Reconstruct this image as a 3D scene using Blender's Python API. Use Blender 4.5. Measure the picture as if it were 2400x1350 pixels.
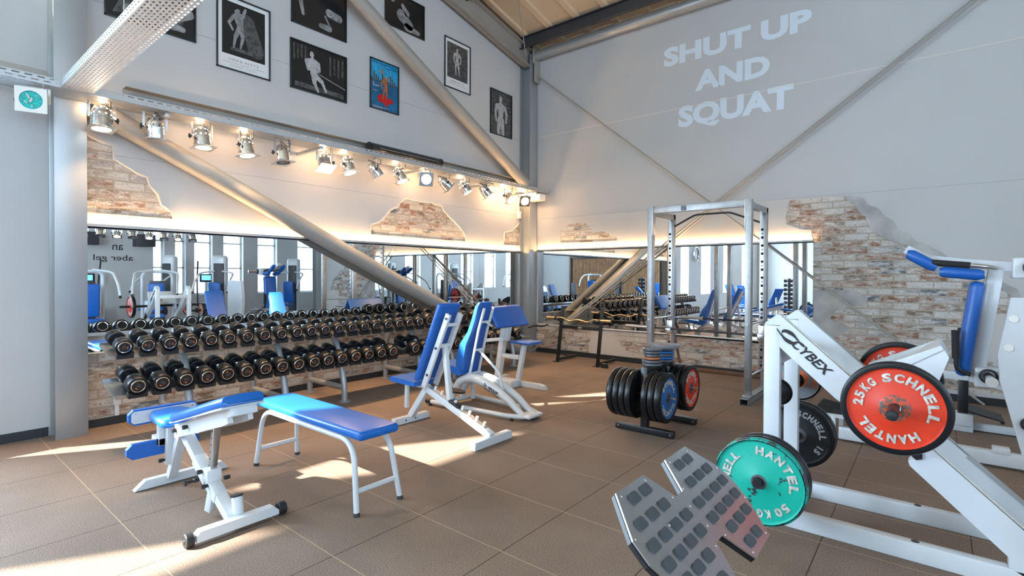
import bpy, bmesh, math, random
from mathutils import Vector, Matrix, Euler
random.seed(7)
PI = math.pi
sc = bpy.context.scene
for o in list(bpy.data.objects): bpy.data.objects.remove(o, do_unlink=True)
COL = sc.collection

# ------------------------------------------------------------------ camera
F = 1208.74; PCX, PCY = 1200.0, 659.94
YAW, PIT, ROL = 0.685294, 0.0109727, 0.00380938
CAM = Vector((0, 0, 1.45))
fw = Vector((-math.sin(YAW)*math.cos(PIT), math.cos(YAW)*math.cos(PIT), -math.sin(PIT)))
_rt = Vector((math.cos(YAW), math.sin(YAW), 0)); _up = _rt.cross(fw)
cr = _rt*math.cos(ROL) + _up*math.sin(ROL); cu = -_rt*math.sin(ROL) + _up*math.cos(ROL)
cd = bpy.data.cameras.new('camera'); cam = bpy.data.objects.new('camera', cd); COL.objects.link(cam)
cd.sensor_width = 36; cd.lens = 36*F/2400; cd.shift_y = -(675-PCY)/2400; cd.clip_start = 0.05; cd.clip_end = 200
m = Matrix((cr, cu, -fw)).transposed().to_4x4(); m.translation = CAM
cam.matrix_world = m; sc.camera = cam

# ------------------------------------------------------------------ view + world + sun
sc.view_settings.view_transform = 'Standard'; sc.view_settings.look = 'None'
sc.view_settings.gamma = 1; sc.view_settings.use_curve_mapping = False
sc.view_settings.exposure = 1.3
w = bpy.data.worlds.new('sky'); sc.world = w; w.use_nodes = True
bg = w.node_tree.nodes['Background']; bg.inputs[0].default_value = (0.55, 0.75, 1.0, 1); bg.inputs[1].default_value = 2.0
SUN_AZ = math.radians(60); SUN_EL = math.radians(38)
sdir = Vector((math.cos(SUN_AZ)*math.cos(SUN_EL), math.sin(SUN_AZ)*math.cos(SUN_EL), -math.sin(SUN_EL)))
sl = bpy.data.lights.new('sun', 'SUN'); sl.energy = 16; sl.angle = math.radians(0.9); sl.color = (1, .93, .82)
so = bpy.data.objects.new('sun', sl); COL.objects.link(so); so.rotation_euler = sdir.to_track_quat('-Z', 'Y').to_euler()
DAY = 9.0                      # radiance of the daylight in the windows
DAYC = (0.62, 0.82, 1.0)
LED = 75.0; SPOT = 44.0

XL, YB = -6.14, 7.968          # left wall and back wall
XR, YF, YE = 6.5, -9.0, 11.0

def ray(x, y): return fw + (x-PCX)/F*cr - (y-PCY)/F*cu
def at(x, y, ax, v):
    d = ray(x, y); t = (v-CAM[ax])/d[ax]; return CAM + d*t

# ------------------------------------------------------------------ materials
MT = {}
def nodes(name):
    ma = bpy.data.materials.new(name); ma.use_nodes = True
    nt = ma.node_tree; b = nt.nodes['Principled BSDF']; MT[name] = ma
    return ma, nt, b
def N(nt, t, **k):
    n = nt.nodes.new(t)
    for a, v in k.items():
        if a.startswith('i_'): n.inputs[a[2:]].default_value = v
        else: setattr(n, a, v)
    return n
def simple(name, col, rough=.5, metal=0, bump=0, bscale=60, var=0, vscale=4, coat=0, spec=None, vdet=3):
    ma, nt, b = nodes(name); L = nt.links.new
    b.inputs['Base Color'].default_value = (*col, 1); b.inputs['Roughness'].default_value = rough
    b.inputs['Metallic'].default_value = metal
    if coat: b.inputs['Coat Weight'].default_value = coat
    if spec is not None: b.inputs['Specular IOR Level'].default_value = spec
    tc = N(nt, 'ShaderNodeTexCoord')
    if var:
        n = N(nt, 'ShaderNodeTexNoise'); n.inputs['Scale'].default_value = vscale; n.inputs['Detail'].default_value = vdet
        L(tc.outputs['Object'], n.inputs['Vector'])
        r = N(nt, 'ShaderNodeMapRange'); r.inputs['From Min'].default_value = .3; r.inputs['From Max'].default_value = .7
        r.inputs['To Min'].default_value = 1-var; r.inputs['To Max'].default_value = 1+var; L(n.outputs[0], r.inputs[0])
        mx = N(nt, 'ShaderNodeVectorMath', operation='SCALE'); mx.inputs[0].default_value = col; L(r.outputs[0], mx.inputs['Scale'])
        L(mx.outputs[0], b.inputs['Base Color'])
    if bump:
        n = N(nt, 'ShaderNodeTexNoise'); n.inputs['Scale'].default_value = bscale; n.inputs['Detail'].default_value = 4
        L(tc.outputs['Object'], n.inputs['Vector'])
        bp = N(nt, 'ShaderNodeBump'); bp.inputs['Strength'].default_value = bump; bp.inputs['Distance'].default_value = .01
        L(n.outputs[0], bp.inputs['Height']); L(bp.outputs[0], b.inputs['Normal'])
    return ma
def emis(name, col, s):
    ma, nt, b = nodes(name); b.inputs['Base Color'].default_value = (*col, 1)
    b.inputs['Emission Color'].default_value = (*col, 1); b.inputs['Emission Strength'].default_value = s; return ma

simple('white_metal', (.59, .62, .65), .28, var=.03, coat=.25)
simple('white_plastic', (.75, .74, .70), .4)
simple('blue_vinyl', (.010, .105, .42), .38, bump=.06, bscale=300, var=.05)
simple('blue_vinyl_gloss', (.012, .125, .46), .30, var=.05, spec=.35)
simple('black_rubber', (.012, .013, .015), .5, bump=.05, bscale=200, var=.25, vscale=9)
simple('black_rubber_soft', (.007, .008, .010), .30, var=.2, vscale=6, spec=.35)
simple('black_metal', (.012, .013, .015), .35, var=.25, vscale=20)
simple('black_worn', (.012, .012, .012), .45, var=.5, vscale=30)
simple('black_foam', (.015, .015, .016), .8, bump=.1)
simple('chrome', (.82, .82, .83), .12, 1)
simple('chrome_soft', (.62, .61, .60), .28, 1)
simple('can_metal', (.80, .80, .80), .20, 1, bump=.02, bscale=40)
simple('brushed_steel', (.40, .41, .42), .42, .85, var=.12, vscale=14, bump=.03, bscale=90)
simple('grey_steel', (.33, .34, .35), .45, .75, var=.05, vscale=3)
simple('silver_paint', (.36, .38, .39), .38, .45, var=.05, vscale=2)
simple('beam_paint', (.34, .32, .29), .50, .1, var=.04, vscale=2)
simple('dark_void', (.01, .01, .01), .9)
simple('dark_steel', (.055, .055, .06), .5, .3)
simple('aluminium', (.58, .60, .62), .30, 1, var=.05, vscale=5, bump=.02, bscale=15)
simple('stud_rubber', (.055, .065, .075), .55)
simple('roof_panel', (.58, .46, .32), .55, var=.04, vscale=1)
simple('plaster', (.50, .50, .50), .75, bump=.10, bscale=25, var=.025, vscale=1.2)
simple('plaster_rough', (.52, .51, .49), .8, bump=.9, bscale=9, var=.03, vscale=2)
simple('plaster_edge', (.62, .58, .52), .85, bump=.5, bscale=40, var=.08, vscale=10)
simple('cement', (.40, .40, .39), .8, bump=.15, bscale=12, var=.22, vscale=5)
simple('letter_paint', (.66, .74, .82), .7)
simple('seam', (.40, .40, .40), .7)
simple('seam_light', (.66, .62, .56), .7)
simple('baseboard', (.018, .022, .026), .45)
simple('red_enamel', (.62, .036, .010), .42, var=.06, vscale=7)
simple('blue_enamel', (.01, .12, .38), .4, var=.1, vscale=20)
simple('letter_silver', (.52, .50, .46), .45, .2, var=.35, vscale=60)
simple('orange_paint', (.62, .12, .03), .5)
simple('hub_grey', (.10, .10, .11), .45, .4, var=.3, vscale=25)
simple('iron_grey', (.13, .14, .16), .42, .5, var=.25, vscale=25)
simple('rust_orange', (.40, .14, .06), .5, .3, var=.45, vscale=14, vdet=6)
simple('text_black', (.01, .01, .012), .5)
simple('text_grey', (.30, .30, .30), .5)
simple('badge_grey', (.09, .09, .10), .5)
simple('gold_bar', (.50, .38, .24), .38, 1)
simple('wood', (.36, .17, .07), .5, var=.3, vscale=6)
simple('wood_dark', (.12, .06, .03), .5, var=.3, vscale=6)
simple('wood_panel', (.10, .05, .03), .6)
simple('paper', (.70, .70, .70), .35)
simple('photo_black', (.012, .013, .015), .25)
simple('photo_grey', (.22, .22, .22), .3, var=.5, vscale=14, vdet=4)
simple('photo_dark', (.07, .07, .07), .3, var=.7, vscale=20, vdet=5)
simple('photo_light', (.38, .38, .38), .3, var=.3, vscale=25)
simple('poster_blue', (.01, .12, .26), .3, var=.3, vscale=5)
simple('poster_sky', (.02, .30, .55), .3, var=.35, vscale=12)
simple('poster_red', (.5, .01, .01), .3)
simple('poster_skin', (.36, .12, .04), .3, var=.4, vscale=40)
simple('frame_black', (.015, .015, .015), .3)
simple('frame_grey', (.20, .18, .17), .35, .3)
simple('turquoise', (.0, .42, .40), .5, var=.35, vscale=60)
simple('lens_off', (.35, .33, .30), .15, .8, bump=.3, bscale=150)
simple('lens_red', (.40, .03, .03), .25)
simple('clock_face', (.7, .7, .7), .3)
simple('blue_wall', (.01, .05, .10), .5)
simple('orange_art', (.55, .20, .05), .5, var=.8, vscale=5)
simple('mesh_green', (.02, .25, .12), .5)
ma, nt, b = nodes('mirror'); b.inputs['Base Color'].default_value = (.80, .83, .84, 1); b.inputs['Metallic'].default_value = 1; b.inputs['Roughness'].default_value = 0
emis('led_light', (1, .62, .30), LED)
emis('lens_lit', (1, .86, .66), 9)
emis('screen_lit', (.1, .35, .9), 1.2)

# window glass: lets light through, glossy at grazing angles
ma, nt, b = nodes('window_glass'); L = nt.links.new
tr = N(nt, 'ShaderNodeBsdfTransparent'); gl = N(nt, 'ShaderNodeBsdfGlossy'); gl.inputs['Roughness'].default_value = 0
mx = N(nt, 'ShaderNodeMixShader'); mx.inputs[0].default_value = .06
L(tr.outputs[0], mx.inputs[1]); L(gl.outputs[0], mx.inputs[2]); L(mx.outputs[0], nt.nodes['Material Output'].inputs[0])

# chipped green rubber plate
def chipped(name, ca, cb, thr, scale, rough=.45):
    ma, nt, b = nodes(name); L = nt.links.new
    tc = N(nt, 'ShaderNodeTexCoord'); n = N(nt, 'ShaderNodeTexNoise'); n.inputs['Scale'].default_value = scale; n.inputs['Detail'].default_value = 6
    n.inputs['Roughness'].default_value = .7
    L(tc.outputs['Object'], n.inputs['Vector'])
    r = N(nt, 'ShaderNodeValToRGB'); e = r.color_ramp.elements
    e[0].position = thr; e[0].color = (*ca, 1); e[1].position = thr+.015; e[1].color = (*cb, 1)
    L(n.outputs[0], r.inputs[0]); L(r.outputs[0], b.inputs['Base Color']); b.inputs['Roughness'].default_value = rough
chipped('green_chipped', (.0, .36, .27), (.03, .04, .045), .62, 16)
chipped('green_worn_rim', (.0, .30, .24), (.035, .045, .055), .50, 9)
chipped('red_worn', (.55, .06, .02), (.10, .075, .06), .48, 55)
chipped('grey_orange_worn', (.17, .18, .20), (.45, .15, .08), .60, 26)

# perforated galvanised tray: slots cut as real see-through holes along local x (u) and across (v)
def perforated(name, ux, uy, pu, pv, su, sv, col, stag=.5, off=(0, 0)):
    ma, nt, b = nodes(name); L = nt.links.new
    b.inputs['Base Color'].default_value = (*col, 1); b.inputs['Metallic'].default_value = .75; b.inputs['Roughness'].default_value = .42
    tc = N(nt, 'ShaderNodeTexCoord'); sp = N(nt, 'ShaderNodeSeparateXYZ'); L(tc.outputs['Object'], sp.inputs[0])
    def M(op, a, bb=None):
        n = N(nt, 'ShaderNodeMath', operation=op)
        for i, v in enumerate((a, bb)):
            if v is None: continue
            if isinstance(v, (int, float)): n.inputs[i].default_value = v
            else: L(v, n.inputs[i])
        return n.outputs[0]
    u = M('ADD', sp.outputs[ux], off[0]+100.0); v = M('ADD', sp.outputs[uy], off[1]+100.0)
    vr = M('DIVIDE', v, pv); row = M('FLOOR', vr); fv = M('FRACT', vr)
    us = M('ADD', M('DIVIDE', u, pu), M('MULTIPLY', M('MODULO', row, 2.0), stag)); fu = M('FRACT', us)
    du = M('ABSOLUTE', M('SUBTRACT', fu, .5)); dv = M('ABSOLUTE', M('SUBTRACT', fv, .5))
    h = M('MULTIPLY', M('LESS_THAN', du, su/pu/2), M('LESS_THAN', dv, sv/pv/2))
    tr = N(nt, 'ShaderNodeBsdfTransparent'); mx = N(nt, 'ShaderNodeMixShader'); L(h, mx.inputs[0]); L(b.outputs[0], mx.inputs[1]); L(tr.outputs[0], mx.inputs[2])
    L(mx.outputs[0], nt.nodes['Material Output'].inputs[0])
GALV = (.50, .52, .54)
perforated('tray_bottom_y', 'Y', 'X', .06, .025, .036, .011, GALV)
perforated('tray_side_y', 'Y', 'Z', .075, .028, .046, .011, GALV, .5, (0, .006))
perforated('tray_bottom_x', 'X', 'Y', .05, .0235, .022, .010, (.62, .60, .57))
perforated('tray_side_x', 'X', 'Z', .05, .026, .024, .010, (.62, .66, .70), .5, (0, .006))
simple('galvanised', GALV, .42, .75, var=.08, vscale=20)

# brick slips, coordinates in the wall plane
def brick(name, ax, tint=(1, 1, 1), redness=.5):
    ma, nt, b = nodes(name); L = nt.links.new
    tc = N(nt, 'ShaderNodeTexCoord'); sp = N(nt, 'ShaderNodeSeparateXYZ'); cb = N(nt, 'ShaderNodeCombineXYZ')
    L(tc.outputs['Object'], sp.inputs[0]); L(sp.outputs[ax], cb.inputs[0]); L(sp.outputs['Z'], cb.inputs[1])
    br = N(nt, 'ShaderNodeTexBrick'); br.offset = .5
    for k, v in (('Scale', 1), ('Mortar Size', .008), ('Mortar Smooth', .25), ('Bias', 0), ('Brick Width', .26), ('Row Height', .0875)): br.inputs[k].default_value = v
    br.inputs['Color1'].default_value = (0, 0, 0, 1); br.inputs['Color2'].default_value = (1, 1, 1, 1); br.inputs['Mortar'].default_value = (0, 0, 0, 1)
    L(cb.outputs[0], br.inputs['Vector'])
    ramp = N(nt, 'ShaderNodeValToRGB'); ramp.color_ramp.interpolation = 'CONSTANT'
    cols = [(0, (.50, .48, .45)), (.16, (.24, .115, .065)), (.30, (.42, .38, .33)), (.40, (.11, .13, .15)), (.50, (.50, .47, .44)), (.62, (.19, .14, .10)), (.74, (.30, .17, .12)), (.88, (.36, .34, .33))]
    el = ramp.color_ramp.elements
    el[0].position = 0; el[0].color = (*cols[0][1], 1); el[1].position = cols[-1][0]; el[1].color = (*cols[-1][1], 1)
    for p, c in cols[1:-1]:
        e = el.new(p); e.color = (*c, 1)
    L(br.outputs['Color'], ramp.inputs[0])
    # whitewash, streaky
    n1 = N(nt, 'ShaderNodeTexNoise'); n1.inputs['Scale'].default_value = 14; n1.inputs['Detail'].default_value = 8; n1.inputs['Roughness'].default_value = .72
    mp = N(nt, 'ShaderNodeMapping'); mp.inputs['Scale'].default_value = (.55, 1.6, 1); sc_ = N(nt, 'ShaderNodeVectorMath', operation='SCALE'); sc_.inputs['Scale'].default_value = 9; L(br.outputs['Color'], sc_.inputs[0])
    av = N(nt, 'ShaderNodeVectorMath', operation='ADD'); L(cb.outputs[0], av.inputs[0]); L(sc_.outputs[0], av.inputs[1]); L(av.outputs[0], mp.inputs[0]); L(mp.outputs[0], n1.inputs['Vector'])
    r1 = N(nt, 'ShaderNodeMapRange'); r1.inputs['From Min'].default_value = .42; r1.inputs['From Max'].default_value = .62
    L(n1.outputs[0], r1.inputs[0])
    m1 = N(nt, 'ShaderNodeMix', data_type='RGBA'); m1.inputs[7].default_value = (.62, .60, .57, 1)
    L(r1.outputs[0], m1.inputs[0]); L(ramp.outputs[0], m1.inputs[6])
    n2 = N(nt, 'ShaderNodeTexNoise'); n2.inputs['Scale'].default_value = 45; n2.inputs['Detail'].default_value = 5; L(cb.outputs[0], n2.inputs['Vector'])
    r2 = N(nt, 'ShaderNodeMapRange'); r2.inputs['From Min'].default_value = .58; r2.inputs['From Max'].default_value = .68; r2.inputs['To Max'].default_value = .7
    L(n2.outputs[0], r2.inputs[0])
    m2 = N(nt, 'ShaderNodeMix', data_type='RGBA'); m2.inputs[7].default_value = (.10, .085, .075, 1); L(r2.outputs[0], m2.inputs[0]); L(m1.outputs[2], m2.inputs[6])
    m3 = N(nt, 'ShaderNodeMix', data_type='RGBA'); m3.inputs[7].default_value = (.42, .36, .30, 1); L(br.outputs['Fac'], m3.inputs[0]); L(m2.outputs[2], m3.inputs[6])
    mt = N(nt, 'ShaderNodeMix', data_type='RGBA', blend_type='MULTIPLY'); mt.inputs[0].default_value = 1; mt.inputs[7].default_value = (*tint, 1); L(m3.outputs[2], mt.inputs[6])
    L(mt.outputs[2], b.inputs['Base Color']); b.inputs['Roughness'].default_value = .85
    inv = N(nt, 'ShaderNodeMath', operation='SUBTRACT'); inv.inputs[0].default_value = 1; L(br.outputs['Fac'], inv.inputs[1])
    ad = N(nt, 'ShaderNodeMath', operation='MULTIPLY_ADD'); L(n1.outputs[0], ad.inputs[0]); ad.inputs[1].default_value = .6; L(inv.outputs[0], ad.inputs[2])
    bp = N(nt, 'ShaderNodeBump'); bp.inputs['Strength'].default_value = .8; bp.inputs['Distance'].default_value = .012; L(ad.outputs[0], bp.inputs['Height']); L(bp.outputs[0], b.inputs['Normal'])
brick('brick_left', 'Y', (1.0, .97, .93)); brick('brick_back', 'X')

# rubber granulate tiles
ma, nt, b = nodes('floor_rubber'); L = nt.links.new
tc = N(nt, 'ShaderNodeTexCoord'); sp = N(nt, 'ShaderNodeSeparateXYZ'); L(tc.outputs['Object'], sp.inputs[0])
def fm(op, a, bb=None, c=None):
    n = N(nt, 'ShaderNodeMath', operation=op)
    for i, v in enumerate((a, bb, c)):
        if v is None: continue
        if isinstance(v, (int, float)): n.inputs[i].default_value = v
        else: nt.links.new(v, n.inputs[i])
    return n.outputs[0]
nz = N(nt, 'ShaderNodeTexNoise'); nz.inputs['Scale'].default_value = 9; L(tc.outputs['Object'], nz.inputs['Vector'])
wob = fm('MULTIPLY', fm('SUBTRACT', nz.outputs[0], .5), .006)
fx = fm('FRACT', fm('DIVIDE', fm('ADD', fm('ADD', sp.outputs['X'], 64+1.746), wob), .64))
fy = fm('FRACT', fm('DIVIDE', fm('ADD', fm('ADD', sp.outputs['Y'], 59-3.828), wob), .59))
dx = fm('MULTIPLY', fm('SUBTRACT', .5, fm('ABSOLUTE', fm('SUBTRACT', fx, .5))), .64)
dy = fm('MULTIPLY', fm('SUBTRACT', .5, fm('ABSOLUTE', fm('SUBTRACT', fy, .5))), .59)
jx = fm('LESS_THAN', dx, .0030); jy = fm('LESS_THAN', dy, .0034)
n1 = N(nt, 'ShaderNodeTexNoise'); n1.inputs['Scale'].default_value = 260; n1.inputs['Detail'].default_value = 2; L(tc.outputs['Object'], n1.inputs['Vector'])
r = N(nt, 'ShaderNodeValToRGB'); e = r.color_ramp.elements
e[0].position = .36; e[0].color = (.07, .05, .04, 1); e[1].position = .50; e[1].color = (.215, .158, .122, 1)
x = e.new(.66); x.color = (.36, .275, .215, 1); L(n1.outputs[0], r.inputs[0])
n3 = N(nt, 'ShaderNodeTexNoise'); n3.inputs['Scale'].default_value = 1.6; n3.inputs['Detail'].default_value = 3; L(tc.outputs['Object'], n3.inputs['Vector'])
r3 = N(nt, 'ShaderNodeMapRange'); r3.inputs['From Min'].default_value = .3; r3.inputs['From Max'].default_value = .7; r3.inputs['To Min'].default_value = .88; r3.inputs['To Max'].default_value = 1.1; L(n3.outputs[0], r3.inputs[0])
sc1 = N(nt, 'ShaderNodeVectorMath', operation='SCALE'); L(r.outputs[0], sc1.inputs[0]); L(r3.outputs[0], sc1.inputs['Scale'])
a1 = N(nt, 'ShaderNodeMix', data_type='RGBA'); a1.inputs[7].default_value = (.07, .05, .04, 1); L(jx, a1.inputs[0]); L(sc1.outputs[0], a1.inputs[6])
a2 = N(nt, 'ShaderNodeMix', data_type='RGBA'); a2.inputs[7].default_value = (.38, .27, .18, 1); L(jy, a2.inputs[0]); L(a1.outputs[2], a2.inputs[6])
L(a2.outputs[2], b.inputs['Base Color']); b.inputs['Roughness'].default_value = .72; b.inputs['Specular IOR Level'].default_value = .15
jj = fm('MAXIMUM', jx, jy); hh = fm('SUBTRACT', fm('MULTIPLY', n1.outputs[0], .25), jj)
bp = N(nt, 'ShaderNodeBump'); bp.inputs['Strength'].default_value = .5; bp.inputs['Distance'].default_value = .006; L(hh, bp.inputs['Height']); L(bp.outputs[0], b.inputs['Normal'])

# ------------------------------------------------------------------ mesh helpers
class MB:
    def __init__(s): s.v = []; s.f = []
    def add(s, vs, fs, M=None):
        k = len(s.v)
        for p in vs: s.v.append((M @ Vector(p)) if M is not None else Vector(p))
        for f in fs: s.f.append([i+k for i in f])
        return s
    def addbm(s, bm, M=None):
        bm.verts.ensure_lookup_table(); bm.verts.index_update()
        s.add([v.co.copy() for v in bm.verts], [[v.index for v in f.verts] for f in bm.faces], M); bm.free(); return s
    def box(s, c, size, bev=0, seg=2, M=None, R=None):
        bm = bmesh.new(); bmesh.ops.create_cube(bm, size=1)
        for v in bm.verts: v.co = Vector((v.co.x*size[0], v.co.y*size[1], v.co.z*size[2]))
        if bev > 0: bmesh.ops.bevel(bm, geom=bm.edges[:], offset=min(bev, .49*min(size)), segments=seg, affect='EDGES', profile=.5)
        T = Matrix.Translation(c)
        if R is not None: T = T @ R.to_4x4()
        if M is not None: T = M @ T
        return s.addbm(bm, T)
    def b2(s, a, b, bev=0, seg=2): # box by corners
        c = [(a[i]+b[i])/2 for i in range(3)]; return s.box(c, [abs(b[i]-a[i]) for i in range(3)], bev, seg)
    def beam(s, p0, p1, w, h, bev=.004, up=(0, 0, 1), ext=0):
        p0 = Vector(p0); p1 = Vector(p1); x = (p1-p0); Ln = x.length+2*ext; x.normalize(); u = Vector(up)
        y = u.cross(x)
        if y.length < 1e-4: y = Vector((0, 1, 0)).cross(x)
        y.normalize(); z = x.cross(y)
        return s.box((p0+p1)/2, (Ln, w, h), bev, R=Matrix((x, y, z)).transposed())
    def cyl(s, p0, p1, r, n=20, r2=None, cap=True):
        p0 = Vector(p0); p1 = Vector(p1); x = (p1-p0).normalized()
        a = x.orthogonal().normalized(); b = x.cross(a); r2 = r if r2 is None else r2
        vs = []; fs = []
        for k in range(n):
            t = 2*PI*k/n; d = a*math.cos(t)+b*math.sin(t); vs += [p0+d*r, p1+d*r2]
        for k in range(n): i = 2*k; j = 2*((k+1) % n); fs.append([i, j, j+1, i+1])
        if cap: fs.append([2*k for k in range(n)][::-1]); fs.append([2*k+1 for k in range(n)])
        return s.add(vs, fs)
    def lathe(s, prof, o, ax, n=32, closed=False):  # prof: (radius, distance along axis)
        o = Vector(o); x = Vector(ax).normalized(); a = x.orthogonal().normalized(); b = x.cross(a)
        vs = []; fs = []; m_ = len(prof)
        for k in range(n):
            t = 2*PI*k/n; d = a*math.cos(t)+b*math.sin(t)
            for r_, h_ in prof: vs.append(o+x*h_+d*max(r_, 1e-5))
        for k in range(n):
            k2 = (k+1) % n
            for i in range(m_-1 if not closed else m_):
                i2 = (i+1) % m_
                fs.append([k*m_+i, k2*m_+i, k2*m_+i2, k*m_+i2])
        return s.add(vs, fs)
    def tube(s, pts, r, n=12, cap=True, flat=1.0):
        pts = [Vector(p) for p in pts]; m_ = len(pts)
        tg = [(pts[min(i+1, m_-1)]-pts[max(i-1, 0)]).normalized() for i in range(m_)]
        a = tg[0].orthogonal().normalized()
        vs = []; fs = []
        for i in range(m_):
            a = (a - tg[i]*a.dot(tg[i])).normalized(); b = tg[i].cross(a)
            rr = r[i] if isinstance(r, (list, tuple)) else r
            for k in range(n):
                t = 2*PI*k/n; vs.append(pts[i]+(a*math.cos(t)+b*math.sin(t)*flat)*rr)
        for i in range(m_-1):
            for k in range(n):
                k2 = (k+1) % n; fs.append([i*n+k, i*n+k2, (i+1)*n+k2, (i+1)*n+k])
        if cap: fs.append(list(range(n))[::-1]); fs.append([(m_-1)*n+k for k in range(n)])
        return s.add(vs, fs)
    def rtube(s, pts, w, h, side, bev=.0):  # rectangular section swept through points; side = fixed width direction
        pts = [Vector(p) for p in pts]; side = Vector(side).normalized(); m_ = len(pts); vs = []; fs = []
        for i in range(m_):
            t = (pts[min(i+1, m_-1)]-pts[max(i-1, 0)]).normalized(); u = t.cross(side).normalized()
            k = 1.0
            if 0 < i < m_-1:
                c = (pts[i+1]-pts[i]).normalized().dot((pts[i]-pts[i-1]).normalized()); k = 1/math.sqrt(max(.3, (1+c)/2))
            for a_, b_ in ((-1, -1), (1, -1), (1, 1), (-1, 1)): vs.append(pts[i]+side*a_*w/2+u*b_*h/2*k)
        for i in range(m_-1):
            for k in range(4): k2 = (k+1) % 4; fs.append([i*4+k, i*4+k2, (i+1)*4+k2, (i+1)*4+k])
        fs.append([0, 1, 2, 3][::-1]); fs.append([(m_-1)*4+k for k in range(4)])
        return s.add(vs, fs)
    def prism(s, poly, o, u, v, d):      # polygon (a,b) in plane o+a*u+b*v, thickness d along u x v
        o = Vector(o); u = Vector(u); v = Vector(v); n = u.cross(v).normalized(); m_ = len(poly)
        vs = [o+u*a+v*b for a, b in poly] + [o+u*a+v*b+n*d for a, b in poly]
        fs = [list(range(m_))[::-1], [m_+i for i in range(m_)]] + [[i, (i+1) % m_, m_+(i+1) % m_, m_+i] for i in range(m_)]
        return s.add(vs, fs)
    def mesh(s, me, M=None):
        return s.add([v.co.copy() for v in me.vertices], [list(p.vertices) for p in me.polygons], M)

def arcpath(pts, r, n=6):
    pts = [Vector(p) for p in pts]; out = [pts[0]]
    for i in range(1, len(pts)-1):
        a, b_, c = pts[i-1], pts[i], pts[i+1]; d1 = (a-b_); d2 = (c-b_)
        rr = min(r, d1.length*.49, d2.length*.49); p = b_+d1.normalized()*rr; q = b_+d2.normalized()*rr
        for k in range(n+1):
            t = k/n; out.append(p*(1-t)**2 + b_*2*t*(1-t) + q*t*t)
    out.append(pts[-1]); return out

def obj(name, mb, mat, parent=None, ang=35):
    off = Vector((0, 0, 0))
    if parent is not None:
        q = parent
        while q is not None: off = off + Vector(q.location); q = q.parent
    me = bpy.data.meshes.new(name)
    me.from_pydata([tuple(v-off) for v in mb.v], [], mb.f); me.update()
    bm = bmesh.new(); bm.from_mesh(me); bmesh.ops.recalc_face_normals(bm, faces=bm.faces); bm.to_mesh(me); bm.free()
    for p in me.polygons: p.use_smooth = True
    me.set_sharp_from_angle(angle=math.radians(ang))
    if isinstance(mat, str): mat = MT[mat]
    me.materials.append(mat)
    o = bpy.data.objects.new(name, me); COL.objects.link(o)
    if parent is not None: o.parent = parent
    return o
def tag(o, label=None, cat=None, group=None, kind=None):
    if label: o['label'] = label
    if cat: o['category'] = cat
    if group: o['group'] = group
    if kind: o['kind'] = kind
    return o
def thing(name, label, cat, loc=(0, 0, 0), group=None, kind=None):
    o = bpy.data.objects.new(name, None); COL.objects.link(o); o.location = loc; o.empty_display_size = .1
    return tag(o, label, cat, group, kind)
def struct(name, mb, mat, parent=None, ang=35):
    o = obj(name, mb, mat, parent, ang)
    if parent is None: o['kind'] = 'structure'
    return o
def dup(root, loc=None, rot=None, label=None, group=None):
    def cp(o, par):
        c = o.copy(); COL.objects.link(c); c.parent = par
        for ch in KIDS.get(o.name, []): cp(ch, c)
        return c
    r = cp(root, None)
    if loc is not None: r.location = loc
    if rot is not None: r.rotation_euler = rot
    if label: r['label'] = label
    if group: r['group'] = group
    return r
KIDS = {}
def index_kids(root):
    for o in list(root.children): KIDS.setdefault(root.name, []).append(o); index_kids(o)
def upd(): bpy.context.view_layer.update()

def textmesh(body, offset=0.0, italic=0.0, extrude=.002):
    cu_ = bpy.data.curves.new('txt', 'FONT'); cu_.body = body; cu_.offset = offset; cu_.shear = italic
    cu_.extrude = extrude; cu_.resolution_u = 3
    o = bpy.data.objects.new('txt', cu_); COL.objects.link(o)
    dg = bpy.context.evaluated_depsgraph_get(); me = bpy.data.meshes.new_from_object(o.evaluated_get(dg))
    bpy.data.objects.remove(o, do_unlink=True); bpy.data.curves.remove(cu_)
    return me
def fittext(mb, body, o, u, v, w, h, offset=0.0, italic=0.0, depth=.004, center=True):
    """writes body into the w x h box centred on o, reading along u with v up"""
    me = textmesh(body, offset, italic, .5)
    xs = [q.co.x for q in me.vertices]; ys = [q.co.y for q in me.vertices]
    x0, x1, y0, y1 = min(xs), max(xs), min(ys), max(ys)
    if 'Q' in body or ',' in body: y0 = 0.0
    u = Vector(u).normalized(); v = Vector(v).normalized(); n = u.cross(v)
    sx = w/(x1-x0); sy = h/(y1-y0)
    if w == 0: sx = sy
    vs = [Vector(o)+u*((q.co.x-(x0+x1)/2)*sx)+v*((q.co.y-(y0+y1)/2)*sy)+n*(q.co.z*depth) for q in me.vertices]
    mb.add(vs, [list(p.vertices) for p in me.polygons]); bpy.data.meshes.remove(me)
def arctext(mb, body, c, n, up, r, h, a0, a1, offset=.02, inward=False, depth=.004):
    """letters around a circle of radius r, angles clockwise from up as seen along -n"""
    n = Vector(n).normalized(); up = Vector(up).normalized(); rt = up.cross(n)   # viewer looks along -n
    k = len(body)
    for i, ch in enumerate(body):
        if ch == ' ': continue
        a = math.radians(a0 + (a1-a0)*(i+.5)/k)
        rad = rt*math.sin(a)+up*math.cos(a); tan = rt*math.cos(a)-up*math.sin(a)
        if inward: rad_, tan_ = -rad, -tan
        else: rad_, tan_ = rad, tan
        wd = abs(math.radians(a1-a0))/k*r*.80
        if ch in 'I1': wd *= .35
        fittext(mb, ch, Vector(c)+rad*r, tan_, rad_, wd, h, offset, 0, depth)

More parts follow.
